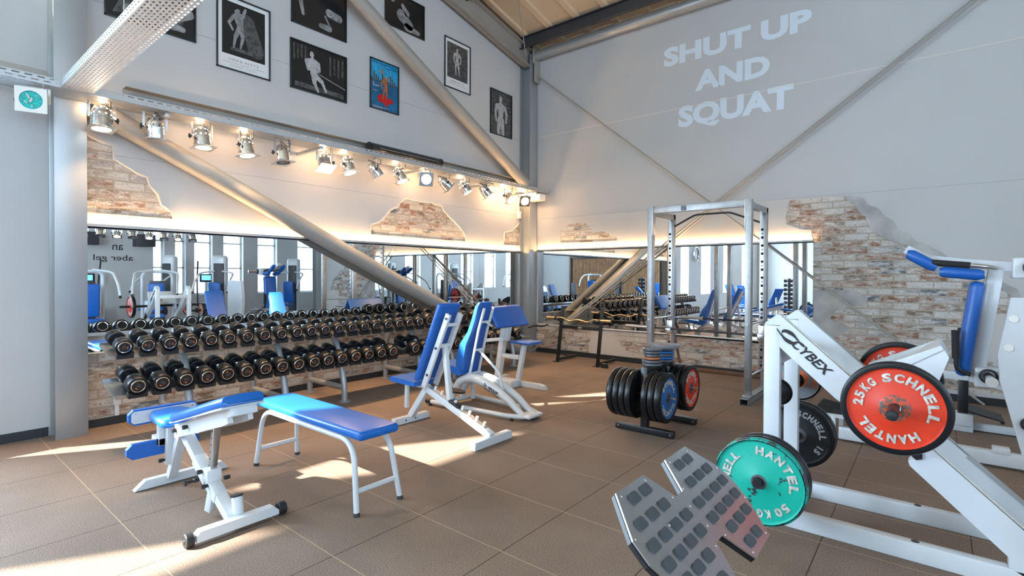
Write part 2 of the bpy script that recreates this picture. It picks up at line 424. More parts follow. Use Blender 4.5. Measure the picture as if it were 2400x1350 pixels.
# ------------------------------------------------------------------ shell of the hall
def wall_with_holes(name, outer, holes, o, u, v, depth, mat, parent=None):
    """outline (a,b) in plane o+a*u+b*v with openings; thickness goes along -(u x v)"""
    cu_ = bpy.data.curves.new('w', 'CURVE'); cu_.dimensions = '2D'; cu_.fill_mode = 'BOTH'; cu_.extrude = depth/2
    for ring in [outer]+holes:
        sp_ = cu_.splines.new('POLY'); sp_.points.add(len(ring)-1)
        for i, (a, b_) in enumerate(ring): sp_.points[i].co = (a, b_, 0, 1)
        sp_.use_cyclic_u = True
    oo = bpy.data.objects.new('w', cu_); COL.objects.link(oo)
    me = bpy.data.meshes.new_from_object(oo.evaluated_get(bpy.context.evaluated_depsgraph_get()))
    bpy.data.objects.remove(oo, do_unlink=True)
    u = Vector(u); v = Vector(v); n = u.cross(v)
    M = Matrix((u, v, n)).transposed().to_4x4(); M.translation = Vector(o)-n*depth/2
    mb = MB().mesh(me, M)
    return struct(name, mb, mat, parent, 20)

struct('floor', MB().b2((XL-.3, YF-.2, -.12), (XR+.2, YE+.2, 0)), 'floor_rubber')

# left wall: plane x = XL, u = +y reversed so that u x v = +x  -> u = (0,1,0), v = (0,0,1)
R = lambda a0, a1, b0, b1: [(a0, b0), (a1, b0), (a1, b1), (a0, b1)]
WT = .2
WL = []   # openings in the left wall (y0,y1,z0,z1)
for a0, a1, z0, z1 in ((-.40, .60, 4.05, 5.35), (-3.22, -1.77, 3.90, 5.3), (-5.25, -4.2, 4.05, 5.4),
                       (-.62, .06, .80, 3.0), (-2.7, -1.8, .85, 3.0), (-5.2, -4.2, .85, 3.0), (-7.6, -6.6, .85, 3.0)):
    WL.append((a0, a1, z0, z1))
jag = lambda pts, amp=.012: [(a+random.uniform(-amp, amp), b_+random.uniform(-amp, amp)*.6) for a, b_ in pts]
def rough_outline(pts, step=.07, amp=.014, keep=()):
    out = []
    for i in range(len(pts)):
        a = Vector(pts[i]); b_ = Vector(pts[(i+1) % len(pts)]); n_ = max(1, int((b_-a).length/step))
        flat = i in keep
        for k in range(n_):
            p = a.lerp(b_, k/n_)
            if not flat and k: p = p+Vector((random.uniform(-amp, amp), random.uniform(-amp, amp)))
            out.append((p.x, p.y))
    return out
LB1 = rough_outline([(1.19, 2.03), (1.926, 2.03), (1.90, 2.11), (1.823, 2.166), (1.793, 2.271), (1.72, 2.348), (1.702, 2.431), (1.542, 2.503), (1.43, 2.562), (1.42, 2.687), (1.24, 2.75), (1.19, 2.75)], keep=(0, 11))
LB2 = rough_outline([(4.38, 2.03), (6.26, 2.03), (6.247, 2.142), (6.107, 2.276), (5.983, 2.354), (5.814, 2.461), (5.72, 2.57), (5.338, 2.60), (4.98, 2.60), (4.882, 2.53), (4.84, 2.464), (4.70, 2.401), (4.50, 2.21), (4.375, 2.172)], keep=(0,))
LB3 = rough_outline([(7.27, 2.03), (7.76, 2.03), (7.76, 2.46), (7.70, 2.44), (7.52, 2.304), (7.283, 2.248)], keep=(0, 1))
ROOF = lambda y: 5.78+.21*(YB-y) if y > -1 else 5.78+.21*(YB+1)-.21*(-1-y)
Y0L, Y1L = YF, YE
outer = [(Y0L, 0), (Y1L, 0), (Y1L, ROOF(YB)), (YB, ROOF(YB)), (-1, ROOF(-1)), (Y0L, ROOF(Y0L))]
lower = [(1.19, 0), (7.76, 0), (7.76, .70), (1.19, .70)]
holes = [R(*q) for q in WL]
# openings for brick: kept as recesses 2 cm deep, made by an outer plaster skin
wall_with_holes('wall_left', outer, holes, (XL-.022, 0, 0), (0, 1, 0), (0, 0, 1), WT-.022, 'plaster')
skin = wall_with_holes('plaster_skin_left', outer, holes+[lower, LB1, LB2, LB3], (XL, 0, 0), (0, 1, 0), (0, 0, 1), .0218, 'plaster')
skin.name = 'wall_left_plaster'
mb = MB()
for ring in (lower, LB1, LB2, LB3): mb.prism(ring, (XL-.021, 0, 0), (0, 1, 0), (0, 0, 1), .010)
struct('wall_left_brick', mb, 'brick_left')
# thickened plaster lip round the brick fields
mb = MB()
for ring in (LB1, LB2, LB3):
    P = [Vector((XL+.002, a, b_)) for a, b_ in ring if b_ > 2.035]
    mb.tube(P, [.013*random.uniform(.7, 1.3) for _ in P], 8)
struct('trim_1', mb, 'plaster_edge')

# back wall: plane y = YB, facing -y: u = (1,0,0), v = (0,0,1) gives u x v = -y
XE = 1.4
BB1 = rough_outline([(-5.354, 2.063), (-4.198, 2.057), (-4.199, 2.129), (-4.334, 2.146), (-4.371, 2.226), (-4.676, 2.219), (-4.689, 2.321), (-4.861, 2.411), (-5.215, 2.398), (-5.228, 2.305), (-5.355, 2.288)], .05, .012, keep=(0,))
BB2 = [(-1.255, .13), (XE-.25, .13), (XE-.25, .95), (.95, 1.00), (.84, 1.02), (.776, 1.051), (.711, 1.151), (.664, 1.278), (.569, 1.354), (.47, 1.46), (.38, 1.56), (.20, 1.60), (.001, 1.677), (-.131, 1.833), (-.322, 1.911), (-.509, 2.006), (-.66, 2.131), (-.679, 2.251), (-.766, 2.316), (-.836, 2.434), (-.907, 2.516), (-1.549, 2.513), (-1.584, 2.412), (-1.605, 2.285), (-1.59, 2.188), (-1.453, 2.116), (-1.286, 2.091), (-1.264, 1.95)]
BB2 = rough_outline(BB2, .06, .013, keep=(0, 1, 2, 20, 27))
lowb = [(-5.99, .0), (-1.256, .0), (-1.256, .53), (-5.99, .53)]
outb = [(XL-.2, 0), (XE, 0), (XE, ROOF(YB)), (XL-.2, ROOF(YB))]
wall_with_holes('wall_back', outb, [], (0, YB+.022, 0), (1, 0, 0), (0, 0, 1), .2, 'plaster')
s_ = wall_with_holes('wall_back_plaster', outb, [lowb, BB1, BB2], (0, YB, 0), (1, 0, 0), (0, 0, 1), .0218, 'plaster')
mb = MB()
for ring in (lowb, BB1, BB2): mb.prism(ring, (0, YB+.021, 0), (1, 0, 0), (0, 0, 1), .012)
struct('wall_back_brick', mb, 'brick_back')
# cement smeared over the bricks
def cem(pts, d=.016, st=.05, am=.02): mbc.prism(rough_outline(pts, st, am), (0, YB+.022, 0), (1, 0, 0), (0, 0, 1), d)
mbc = MB()
cem([(-1.250, 1.268), (-.80, 1.28), (-.72, 1.24), (-.645, 1.187), (-.668, 1.10), (-.80, 1.075), (-.97, 1.03), (-1.03, .96), (-1.06, .90), (-.93, .86), (-.86, .80), (-.90, .70), (-1.0, .66), (-1.03, .58), (-1.06, .50), (-1.250, .45)])
cem([(-.92, 2.50), (-.83, 2.515), (-.70, 2.46), (-.66, 2.39), (-.56, 2.33), (-.50, 2.24), (-.40, 2.16), (-.34, 2.05), (-.22, 1.97), (-.14, 1.88), (.0, 1.80), (.12, 1.70), (.16, 1.62), (.0, 1.64), (-.15, 1.76), (-.31, 1.86), (-.48, 1.95), (-.62, 2.08), (-.66, 2.2), (-.74, 2.28), (-.84, 2.40)], .026)
cem([(.50, 1.45), (.58, 1.43), (.66, 1.36), (.74, 1.27), (.80, 1.16), (.86, 1.06), (.79, 1.04), (.71, 1.14), (.66, 1.26), (.57, 1.35)], .026)
struct('trim_2', mbc, 'cement')
mbc = MB()
cem([(-4.70, .525), (-4.72, .30), (-4.75, .12), (-4.72, .05), (-4.3, .035), (-3.89, .044), (-3.90, .16), (-4.05, .22), (-4.13, .30), (-4.20, .40), (-4.26, .50), (-4.27, .525)], .014, .05, .012)
cem([(.42, 1.03), (1.14, 1.05), (1.14, .50), (.9, .47), (.43, .50)], .016, .08, .008)
struct('trim_3', mbc, 'plaster_rough')
# rough plaster bands above the mirrors
struct('trim_4', MB().b2((-5.86, YB-.003, 1.95), (-1.60, YB+.002, 2.50)), 'plaster_rough') if False else None

# panel seams
mb = MB()
for z, y0, y1 in ((2.60, 1.20, 4.86), (2.60, 5.75, 7.75), (4.03, 1.2, 7.75)): mb.b2((XL-.001, y0, z-.004), (XL+.003, y1, z+.004))
struct('trim_5', mb, 'seam')
mb = MB()
for z, x0, x1 in ((2.535, -5.86, XE), (5.05-.0, .1, .11)): mb.b2((x0, YB-.003, z-.004), (x1, YB+.001, z+.004))
struct('trim_6', mb, 'seam')
struct('trim_7', MB().b2((-5.86, YB-.004, 4.09), (XE, YB+.001, 4.099)), 'seam_light')

# wall paint lettering
for body, cx_, cz, w_, h_ in (('SHUT UP', -2.345, 4.945, 2.08, .30), ('AND', -2.35, 4.455, 1.06, .30), ('SQUAT', -2.33, 3.965, 1.62, .31)):
    mb = MB(); fittext(mb, body, (cx_, YB-.001, cz), (1, 0, 0), (0, 0, 1), w_, h_, .045, 0, .002)
    o = struct('wall_lettering', mb, 'letter_paint'); 

# baseboards
struct('baseboard_left', MB().b2((XL-.012, 1.20, 0), (XL+.012, 7.70, .075)).b2((XL, YF, 0), (XL+.014, .94, .08)), 'baseboard')
struct('baseboard_back', MB().b2((-5.9, YB-.014, 0), (XE, YB+.01, .085)), 'baseboard')

# remaining walls of the hall
struct('wall_side', MB().b2((XE, YB-.1, 0), (XE+.2, YE, ROOF(YB)+.2)), 'plaster')
struct('wall_far', MB().b2((XE, YE, 0), (XR+.2, YE+.2, ROOF(YB)+.2)), 'plaster')
struct('wall_front', MB().b2((XL-.2, YF-.2, 0), (XR+.2, YF, ROOF(YF)+.3)), 'plaster')
# right wall with tall windows, plane x = XR facing -x
WR = [(10.05, 10.85), (8.55, 9.25), (7.40, 8.05), (6.50, 7.05), (5.95, 6.25), (5.35, 5.65), (1.6, 2.5), (-.2, .7), (-2.0, -1.1), (-3.8, -2.9), (-5.6, -4.7), (-7.4, -6.5)]
outR = [(-YE-.2, 0), (-YF+.2, 0), (-YF+.2, ROOF(YF)), (1, ROOF(-1)), (-YB, ROOF(YB)), (-YE-.2, ROOF(YB))]
wall_with_holes('wall_right', outR, [R(-b_, -a, .80, 4.2) for a, b_ in WR], (XR, 0, 0), (0, -1, 0), (0, 0, 1), .35, 'plaster')
WN = [0]
def window_r(y0, y1, z0, z1, x, day=DAY):
    WN[0] += 1
    e = thing('window_%d' % WN[0], None, None, (x, (y0+y1)/2, z0), kind='structure')
    fr = MB(); t = .05
    for a, b_ in ((y0, y0+t), (y1-t, y1)): fr.b2((x-.03, a, z0), (x+.03, b_, z1), .006)
    for z in (z0, z0+(z1-z0)*.25, z0+(z1-z0)*.5, z0+(z1-z0)*.74, z1-t): fr.b2((x-.03, y0, z), (x+.03, y1, z+t), .006)
    struct('window_frame', fr, 'white_plastic', e)
    struct('window_glass', MB().b2((x-.004, y0+.02, z0+.02), (x+.004, y1-.02, z1-.02)), 'window_glass', e)
    return e
def daylight(name, loc, rot, sx, sy, rad, col=DAYC):
    ld = bpy.data.lights.new(name, 'AREA'); ld.shape = 'RECTANGLE'; ld.size = sx; ld.size_y = sy; ld.color = col
    ld.energy = rad*sx*sy*PI; o = bpy.data.objects.new(name, ld); COL.objects.link(o); o.location = loc; o.rotation_euler = rot
    return o
for a, b_ in WR:
    window_r(a, b_, .80, 4.2, XR+.20)
    daylight('daylight', (XR+.40, (a+b_)/2, 2.5), (0, PI/2, 0), 3.4, b_-a, DAY*(.26 if a > 5 else .8))
for y0, y1, z0, z1 in WL:
    WN[0] += 1
    e = thing('window_%d' % WN[0], None, None, (XL-.17, (y0+y1)/2, z0), kind='structure'); fr = MB(); t = .03
    for a, b_ in ((y0-.02, y0+t-.02), (y1-t+.02, y1+.02)): fr.b2((XL-.20, a, z0), (XL-.16, b_, z1), .004)
    for z in (z0-.02, z1-t+.02): fr.b2((XL-.20, y0, z), (XL-.16, y1, z+t), .004)
    struct('window_frame', fr, 'white_plastic', e)
    struct('window_glass', MB().b2((XL-.183, y0+.01, z0+.01), (XL-.178, y1-.01, z1-.01)), 'window_glass', e)
    daylight('daylight', (XL-.30, (y0+y1)/2, (z0+z1)/2), (0, -PI/2, 0), z1-z0, y1-y0, DAY*(3.6 if z0 < 1 else 1.3))

struct('sun_blocker', MB().b2((XL-.92, YF, 3.06), (XL-.2, .6, 3.10)), 'white_plastic')  # unseen slab added outside to cut the sun through the lower left windows
for x0 in (-5.2, -2.6, 3.0, 5.0):  # made-up windows on the solid front wall, added to light back wall and machines
    WN[0] += 1; e = thing('window_%d' % WN[0], None, None, (x0+.6, YF+.02, 3.2), kind='structure'); fr = MB()
    for a, b_ in ((x0, x0+.05), (x0+1.15, x0+1.2)): fr.b2((a, YF, 3.2), (b_, YF+.05, 5.6), .004)
    for z in (3.2, 4.4, 5.55): fr.b2((x0, YF, z), (x0+1.2, YF+.05, z+.05), .004)
    struct('window_frame', fr, 'white_plastic', e); struct('window_glass', MB().b2((x0+.02, YF+.02, 3.22), (x0+1.18, YF+.025, 5.58)), 'window_glass', e)
    daylight('daylight', (x0+.6, YF+.015, 4.4), (PI/2, 0, 0), 1.1, 2.3, DAY*.7)  # added fill lamp, no opening in the wall behind it
# roof: ribbed panels on purlins
def roofplane(y0, y1, name):
    z0, z1 = ROOF(y0), ROOF(y1)
    mb = MB(); d = Vector((0, y1-y0, z1-z0)).normalized(); nrm = Vector((1, 0, 0)).cross(d)
    prof = []; x = XL-.2
    while x < XR+.3:
        prof += [(x, 0), (x+.40, 0), (x+.43, .03), (x+.52, .03)]; x += .55
    L_ = math.hypot(y1-y0, z1-z0); o = Vector((0, y0, z0))
    vs = []; fs = []
    for a, h_ in prof: vs += [o+Vector((a, 0, 0))+nrm*h_, o+d*L_+Vector((a, 0, 0))+nrm*h_]
    for i in range(len(prof)-1): fs.append([2*i, 2*i+1, 2*i+3, 2*i+2])
    k = len(vs); vs += [v+Vector((0, 0, .12)) for v in vs[:k]]
    for i in range(len(prof)-1): fs.append([k+2*i, k+2*i+2, k+2*i+3, k+2*i+1])
    mb.add(vs, fs); return struct(name, mb, 'roof_panel')
roofplane(YB+.1, -1, 'ceiling'); roofplane(-1, YF-.2, 'ceiling_2')
struct('ceiling_3', MB().b2((XE-.1, YB, ROOF(YB)), (XR+.2, YE+.2, ROOF(YB)+.15)), 'roof_panel')
def ibeam(mb, p0, p1, w_, h_, tw=.012, tf=.016, up=(0, 0, 1)):
    p0 = Vector(p0); p1 = Vector(p1); x = (p1-p0).normalized(); z = Vector(up); z = (z-x*z.dot(x)).normalized()
    mb.beam(p0, p1, tw, h_, .0, up)
    for s_ in (-1, 1): mb.beam(p0+z*s_*(h_-tf)/2, p1+z*s_*(h_-tf)/2, w_, tf, .002, up)
# purlins (U profiles along x under the roof)
for y in (7.55, 6.1, 4.6, 3.1, 1.6, .1):
    z = ROOF(y)-.02; mb = MB().b2((XL, y-.004, z-.20), (XR, y+.004, z)).b2((XL, y-.06, z-.20), (XR, y+.004, z-.19)).b2((XL, y-.06, z-.012), (XR, y+.004, z-.002))
    struct('purlin', mb, 'dark_steel')
# rafter along the left wall
mb = MB(); ibeam(mb, (-5.98, 7.78, ROOF(7.78)-.27), (-5.98, -1, ROOF(-1)-.27), .17, .33); struct('rafter', mb, 'beam_paint')
# eaves tube on the back wall
struct('eaves_tube', MB().cyl((-5.86, 7.86, 5.60), (XE, 7.86, 5.60), .085, 28), 'silver_paint')
struct('eaves_plate', MB().b2((-5.87, 7.76, 5.45), (-5.85, 7.95, 5.78)).b2((-5.86, 7.80, 5.10), (-5.84, 7.95, 5.45)), 'beam_paint')
# columns
def column(y0, y1, x0, x1, z1, name='column'):
    mb = MB().b2((x1-.016, y0, 0), (x1, y1, z1), .002).b2((x0, y0, 0), (x0+.016, y1, z1), .002).b2((x0+.016, (y0+y1)/2-.006, 0), (x1-.016, (y0+y1)/2+.006, z1))
    return struct(name, mb, 'silver_paint')
column(.953, 1.178, XL+.003, -5.90, ROOF(1)-.42)
column(7.73, 7.95, XL+.003, -5.895, ROOF(7.8)-.2)
struct('column', MB().b2((1.12, 7.74, 0), (1.136, 7.96, 5.7)).b2((1.36, 7.74, 0), (1.376, 7.96, 5.7)).b2((1.13, 7.84, 0), (1.37, 7.852, 5.7)), 'silver_paint')

# diagonal tube braces
def strut(name, p0, p1, r, label):
    p0 = Vector(p0); p1 = Vector(p1); d = (p1-p0).normalized()
    t = thing(name, label, 'steel brace', p0, 'tubular braces along the poster wall')
    obj('tube', MB().cyl(p0, p1, r, 36), 'beam_paint', t)
    for p, s_ in ((p0, -1), (p1, 1)): obj('end_plate', MB().beam(p+d*s_*-.03, p+d*s_*.10, .02, .17, .003), 'beam_paint', t)
strut('brace_tube', (-5.99, 1.23, 2.985), (-5.99, 7.46, .10), .098, 'big grey tubular brace sloping down behind the dumbbell rack across the mirror')
strut('brace_tube', (-5.88, 2.9, 5.62), (-5.88, 7.58, 3.16), .095, 'grey tubular brace sloping down between the posters to the corner column')
# tie rods on the back wall
def rod(p0, p1, lab, r=.013):
    t = obj('tie_rod', MB().cyl(p0, p1, r, 10), 'beam_paint'); tag(t, lab, 'tie rod', 'tie rods crossing the back wall')
rod((-5.95, 7.89, 5.33), (.46, 7.89, .01), 'thin grey tie rod falling from the corner column head to the right over the bricks')
rod((-5.86, 7.89, .12), (1.0, 7.89, 5.12), 'upper of the twin tie rods rising from the corner floor to the right')
rod((-5.92, 7.86, .02), (1.08, 7.86, 5.12), 'lower of the twin tie rods rising from the corner floor to the right')
rod((-5.9, 7.6, 5.52), (-4.6, 5.6, 6.0), 'short thin tie rod under the roof beside the rafter', .010)

# ------------------------------------------------------------------ mirrors and light ledges
for i, (y0, y1) in enumerate(((1.185, 2.86), (2.862, 6.22), (6.222, 7.74))):
    lab = ('left wall mirror panel nearest the grey column on the left', 'wide middle mirror panel behind the dumbbell rack', 'left wall mirror panel next to the room corner')[i]
    tag(obj('wall_mirror', MB().b2((XL+.002, y0, .715), (XL+.010, y1, 1.885)), 'mirror'), lab, 'mirror')
for i, (x0, x1) in enumerate(((-5.86, -4.865), (-4.862, -1.26))):
    lab = ('narrow back wall mirror panel beside the corner column', 'wide back wall mirror panel behind the power rack')[i]
    tag(obj('wall_mirror', MB().b2((x0, YB-.010, .545), (x1, YB-.002, 1.915)), 'mirror'), lab, 'mirror')
struct('trim_8', MB().b2((XL, 1.18, .70), (XL+.02, 7.74, .715)), 'white_plastic')
struct('trim_9', MB().b2((-5.86, YB-.02, .525), (-1.256, YB, .545)), 'white_plastic')
t = thing('light_ledge', 'long aluminium ledge with glowing strip above the left wall mirrors', 'light ledge', (XL, 4.4, 1.9))
obj('profile', MB().b2((XL, 1.18, 1.885), (XL+.058, 7.74, 1.897)).b2((XL+.052, 1.18, 1.885), (XL+.058, 7.74, 1.925)), 'silver_paint', t)
obj('light_strip', MB().b2((XL+.022, 1.2, 1.899), (XL+.034, 7.72, 1.904)), 'led_light', t)
t = thing('light_ledge', 'aluminium ledge with glowing strip above the back wall mirrors', 'light ledge', (-3.5, YB, 1.92))
obj('profile', MB().b2((-5.86, YB-.058, 1.915), (-1.256, YB, 1.927)).b2((-5.86, YB-.058, 1.915), (-1.256, YB-.052, 1.952)), 'silver_paint', t)
obj('light_strip', MB().b2((-5.84, YB-.034, 1.929), (-1.28, YB-.022, 1.934)), 'led_light', t)

# ------------------------------------------------------------------ dumbbells
ORD = ['', 'first', 'second', 'third', 'fourth', 'fifth', 'sixth', 'seventh', 'eighth', 'ninth', 'tenth', 'eleventh', 'twelfth', 'thirteenth', 'fourteenth', 'fifteenth', 'sixteenth', 'seventeenth', 'eighteenth', 'nineteenth', 'twentieth', 'twenty-first', 'twenty-second', 'twenty-third', 'twenty-fourth', 'twenty-fifth', 'twenty-sixth', 'twenty-seventh', 'twenty-eighth', 'twenty-ninth', 'thirtieth']
def make_dumbbell(r, Lh, Lg):
    """axis along x, front at +x, origin at the front face centre"""
    t = thing('dumbbell', 'dumbbell', 'dumbbell')
    hx = [(0, -Lh), (-Lh-Lg, -2*Lh-Lg)]
    obj('handle', MB().lathe([(.014, 0), (.016, .01), (.022, .012), (.022, .022), (.0145, .026), (.0175, Lg/2), (.0145, Lg-.026), (.022, Lg-.022), (.022, Lg-.012), (.016, Lg-.01), (.014, Lg)], (-Lh-Lg, 0, 0), (1, 0, 0), 16), 'chrome', t)
    for a, b_ in hx:
        bv = .010
        hd = obj('weight_head', MB().lathe([(0, 0), (r-bv-.012, 0), (r-bv, .001), (r-.003, .004), (r, bv), (r, Lh-bv), (r-.003, Lh-.004), (r-bv, Lh-.001), (r-bv-.012, Lh), (0, Lh)], (b_, 0, 0), (1, 0, 0), 32), 'black_rubber_soft', t)
        s_ = 1 if a == 0 else -1; xe = a if s_ == 1 else b_
        obj('end_ring', MB().lathe([(r*.60, 0), (r*.62, .004), (r*.71, .005), (r*.75, 0)], (xe-.001*s_, 0, 0), (s_, 0, 0), 28), 'chrome', hd)
        if s_ == 1:
            obj('end_badge', MB().lathe([(0, .001), (r*.60, .001)], (xe, 0, 0), (1, 0, 0), 24), 'black_metal', hd)
            mb = MB()
            for k in range(3): mb.b2((xe+.001, -r*.26, -r*.22+k*r*.12), (xe+.002, r*.26, -r*.16+k*r*.12))
            obj('badge_text', mb, 'badge_grey', hd)
            obj('weight_mark', MB().b2((xe+.001, -r*.13, r*.24), (xe+.002, r*.13, r*.38)), 'orange_paint', hd)
    return t
def make_cradle(wd):
    mb = MB(); n_ = 8; r = wd*.62; pts = [(-wd/2, -.022)]
    for k in range(n_+1):
        a = -1+2*k/n_; pts.append((a*wd/2, .030-(1-a*a)*.030))
    pts.append((wd/2, -.022))
    mb.prism(pts, (0, 0, 0), (0, 1, 0), (0, 0, 1), .05); return mb
TILT = math.radians(12.5)
LOWY = [1.345, 1.519, 1.70, 1.875, 2.048, 2.222, 2.401, 2.573, 2.746, 2.920, 3.085, 3.256, 3.432, 3.61, 3.785, 3.955, 4.31, 4.489, 4.875, 5.057, 5.25, 5.60, 5.80, 6.0, 6.42]
UPY = [1.289, 1.457, 1.623, 1.789, 1.960, 2.124, 2.292, 2.463, 2.635, 2.808, 2.970, 3.137, 3.308, 3.481, 3.650, 3.816, 3.992, 4.164, 4.330, 4.498, 4.675, 4.87, 5.10, 5.33, 5.56, 5.79, 6.02, 6.25, 6.62]
XLO, ZLO, XUP, ZUP = -5.10, .522, -5.245, .838
d_small = make_dumbbell(.066, .105, .12); d_mid = make_dumbbell(.0735, .125, .12); d_big = make_dumbbell(.082, .15, .12)
d_big['label'] = 'x'; upd()
for p in (d_small, d_mid, d_big): index_kids(p)
used = set()
def put_db(proto, x, y, z, lab, grp, spin):
    o = proto if proto.name not in used else dup(proto); used.add(proto.name)
    o.location = (x, y, z); o.rotation_euler = Euler((spin, TILT, 0), 'XYZ')
    # spin about own axis first
    o.rotation_euler = (Matrix.Rotation(TILT, 4, 'Y') @ Matrix.Rotation(spin, 4, 'X')).to_euler()
    o['label'] = lab; o['group'] = grp
for i, y in enumerate(LOWY):
    big = i >= 20
    put_db(d_big if big else d_mid, XLO, y, ZLO+(.008 if big else 0), 'black round-head dumbbell on the lower rack shelf, %s from the grey column end' % ORD[i+1], 'dumbbells on the lower shelf', random.choice((0, .5, -.6, 1.3, 2.6, -1.8, 3.1)))
for i, y in enumerate(UPY):
    big = i >= 20
    put_db(d_big if big else d_small, XUP, y, ZUP+(.012 if big else 0), 'black round-head dumbbell on the upper rack shelf, %s from the grey column end' % ORD[i+1], 'dumbbells on the upper shelf', random.choice((0, .5, -.6, 1.3, 2.6, -1.8, 3.1)))

# ------------------------------------------------------------------ dumbbell racks
def rack(y0, y1, legs, label, lows, ups):
    rx = -5.70 if y0 > 4.6 else -5.98
    t = thing('dumbbell_rack', label, 'dumbbell rack', (-5.5, (y0+y1)/2, 0), 'dumbbell racks in a row')
    c, s_ = math.cos(TILT), math.sin(TILT)
    def shelf(name, xf, zf, depth):
        # tilted tray: front lip at (xf, zf)
        mb = MB(); prof = [(0, -.022), (0, .012), (-.006, .012), (-.006, -.010), (-depth, -.010), (-depth, .012), (-depth-.006, .012), (-depth-.006, -.022)]
        P = [(a*c - b_*-s_, -a*s_ + b_*c) for a, b_ in prof]
        mb.prism([(b_, a) for a, b_ in [(p[1], p[0]) for p in P]], (xf, y0, zf), (1, 0, 0), (0, 0, 1), -(y1-y0)) if False else None
        vs = [Vector((xf+p[0], y0, zf+p[1])) for p in P]+[Vector((xf+p[0], y1, zf+p[1])) for p in P]
        n_ = len(P); fs = [list(range(n_))[::-1], [n_+i for i in range(n_)]]+[[i, (i+1) % n_, n_+(i+1) % n_, n_+i] for i in range(n_)]
        mb.add(vs, fs); return obj(name, mb, 'aluminium', t)
    lo = shelf('shelf', -5.145, .447, .40); up = shelf('shelf', -5.27, .762, .36)
    for y in legs:
        mb = MB().tube(arcpath([(-5.22, y, .012), (-5.23, y, .20), (-5.36, y, .62), (-5.50, y, .80)], .15), .034, 16)
        lg = obj('leg', mb, 'silver_paint', t)
        obj('foot_plate', MB().cyl((-5.22, y, 0), (-5.22, y, .012), .062, 24), 'silver_paint', lg)
        mb = MB().tube(arcpath([(rx, y, .012), (rx+.01, y, .55), (max(rx, -5.80)+.02, y, .80)], .12), .034, 16)
        lg = obj('leg', mb, 'silver_paint', t)
        obj('foot_plate', MB().cyl((rx, y, 0), (rx, y, .012), .062, 24), 'silver_paint', lg)
        obj('cross_tube', MB().cyl((-5.25, y, .16), (rx+.01, y, .16), .032, 16), 'silver_paint', t)
    M_ = Matrix.Rotation(TILT, 4, 'Y')
    for ys, xf, zf, wd in ((lows, -5.118, .447, .135), (ups, -5.243, .765, .12)):
        cm = make_cradle(wd); first = None
        for y in ys:
            if first is None:
                mb = MB(); mb.v = [M_ @ Vector(v)+Vector((xf-.03, y, zf+.012)) for v in cm.v]; mb.f = cm.f
                first = obj('cradle', mb, 'black_rubber', t); fy = y
            else:
                k = first.copy(); COL.objects.link(k); k.location = (0, y-fy, 0)
    return t
def split(ys, a, b_): return [y for y in ys if a <= y < b_]
for (a, b_, lg, lb) in ((1.20, 2.93, (1.78, 2.67), 'two-tier dumbbell rack with grey legs, section nearest the grey column'),
                        (2.935, 4.66, (3.36, 4.50), 'two-tier dumbbell rack with grey legs, middle section'),
                        (4.665, 6.75, (5.10, 6.44), 'two-tier dumbbell rack with grey legs, section nearest the room corner')):
    rack(a, b_, lg, lb, split(LOWY, a, b_), split(UPY, a, b_))
# attachments lying at the far rack end
t = tag(obj('rope_attachment', MB().tube(arcpath([(-5.16, 6.74, .60), (-5.12, 6.86, .63), (-5.05, 6.95, .61), (-4.98, 7.05, .64)], .05), .015, 10), 'black_rubber'), 'black cable attachment lying at the far end of the dumbbell rack', 'cable attachment')

# ------------------------------------------------------------------ flat bench
def pad(c, size, bev, R=None, seg=4): return MB().box(c, size, bev, seg, R=R)
t = thing('flat_bench', 'flat blue padded bench with white tubular legs', 'bench', (-3.33, 1.97, 0))
x0, x1, y0, y1, zt = -3.985, -2.665, 1.815, 2.095, .505
mb = MB().box(((x0+x1)/2, (y0+y1)/2, zt-.028), (x1-x0+.04, y1-y0+.02, .058), .024, 4); obj('seat_pad', mb, 'blue_vinyl_gloss', t)
for y, ys in ((1.825, 1.80), (2.085, 2.125)):
    mb = MB().tube(arcpath([(x0+.005, ys, .01), (x0+.075, y, .432), (x1-.075, y, .432), (x1-.005, ys, .01)], .14, 10), .0175, 14)
    obj('frame', mb, 'white_metal', t)
    for xx in (x0+.005, x1-.005): obj('foot_cap', MB().cyl((xx, ys, 0), (xx+(.003 if xx < -3 else -.003), ys, .022), .0195, 14), 'dark_steel', t)
for xx in (x0+.035, x1-.035): obj('stretcher', MB().cyl((xx, 1.82, .135), (xx, 2.10, .135), .0165, 12), 'white_metal', t)

# ------------------------------------------------------------------ decline bench with leg holder
t = thing('decline_bench', 'white framed bench with sloping blue backrest, blue leg pads and small wheels', 'bench', (-3.55, 1.27, 0))
yc = 1.27
def rot_y(a): return Matrix.Rotation(a, 3, 'Y')
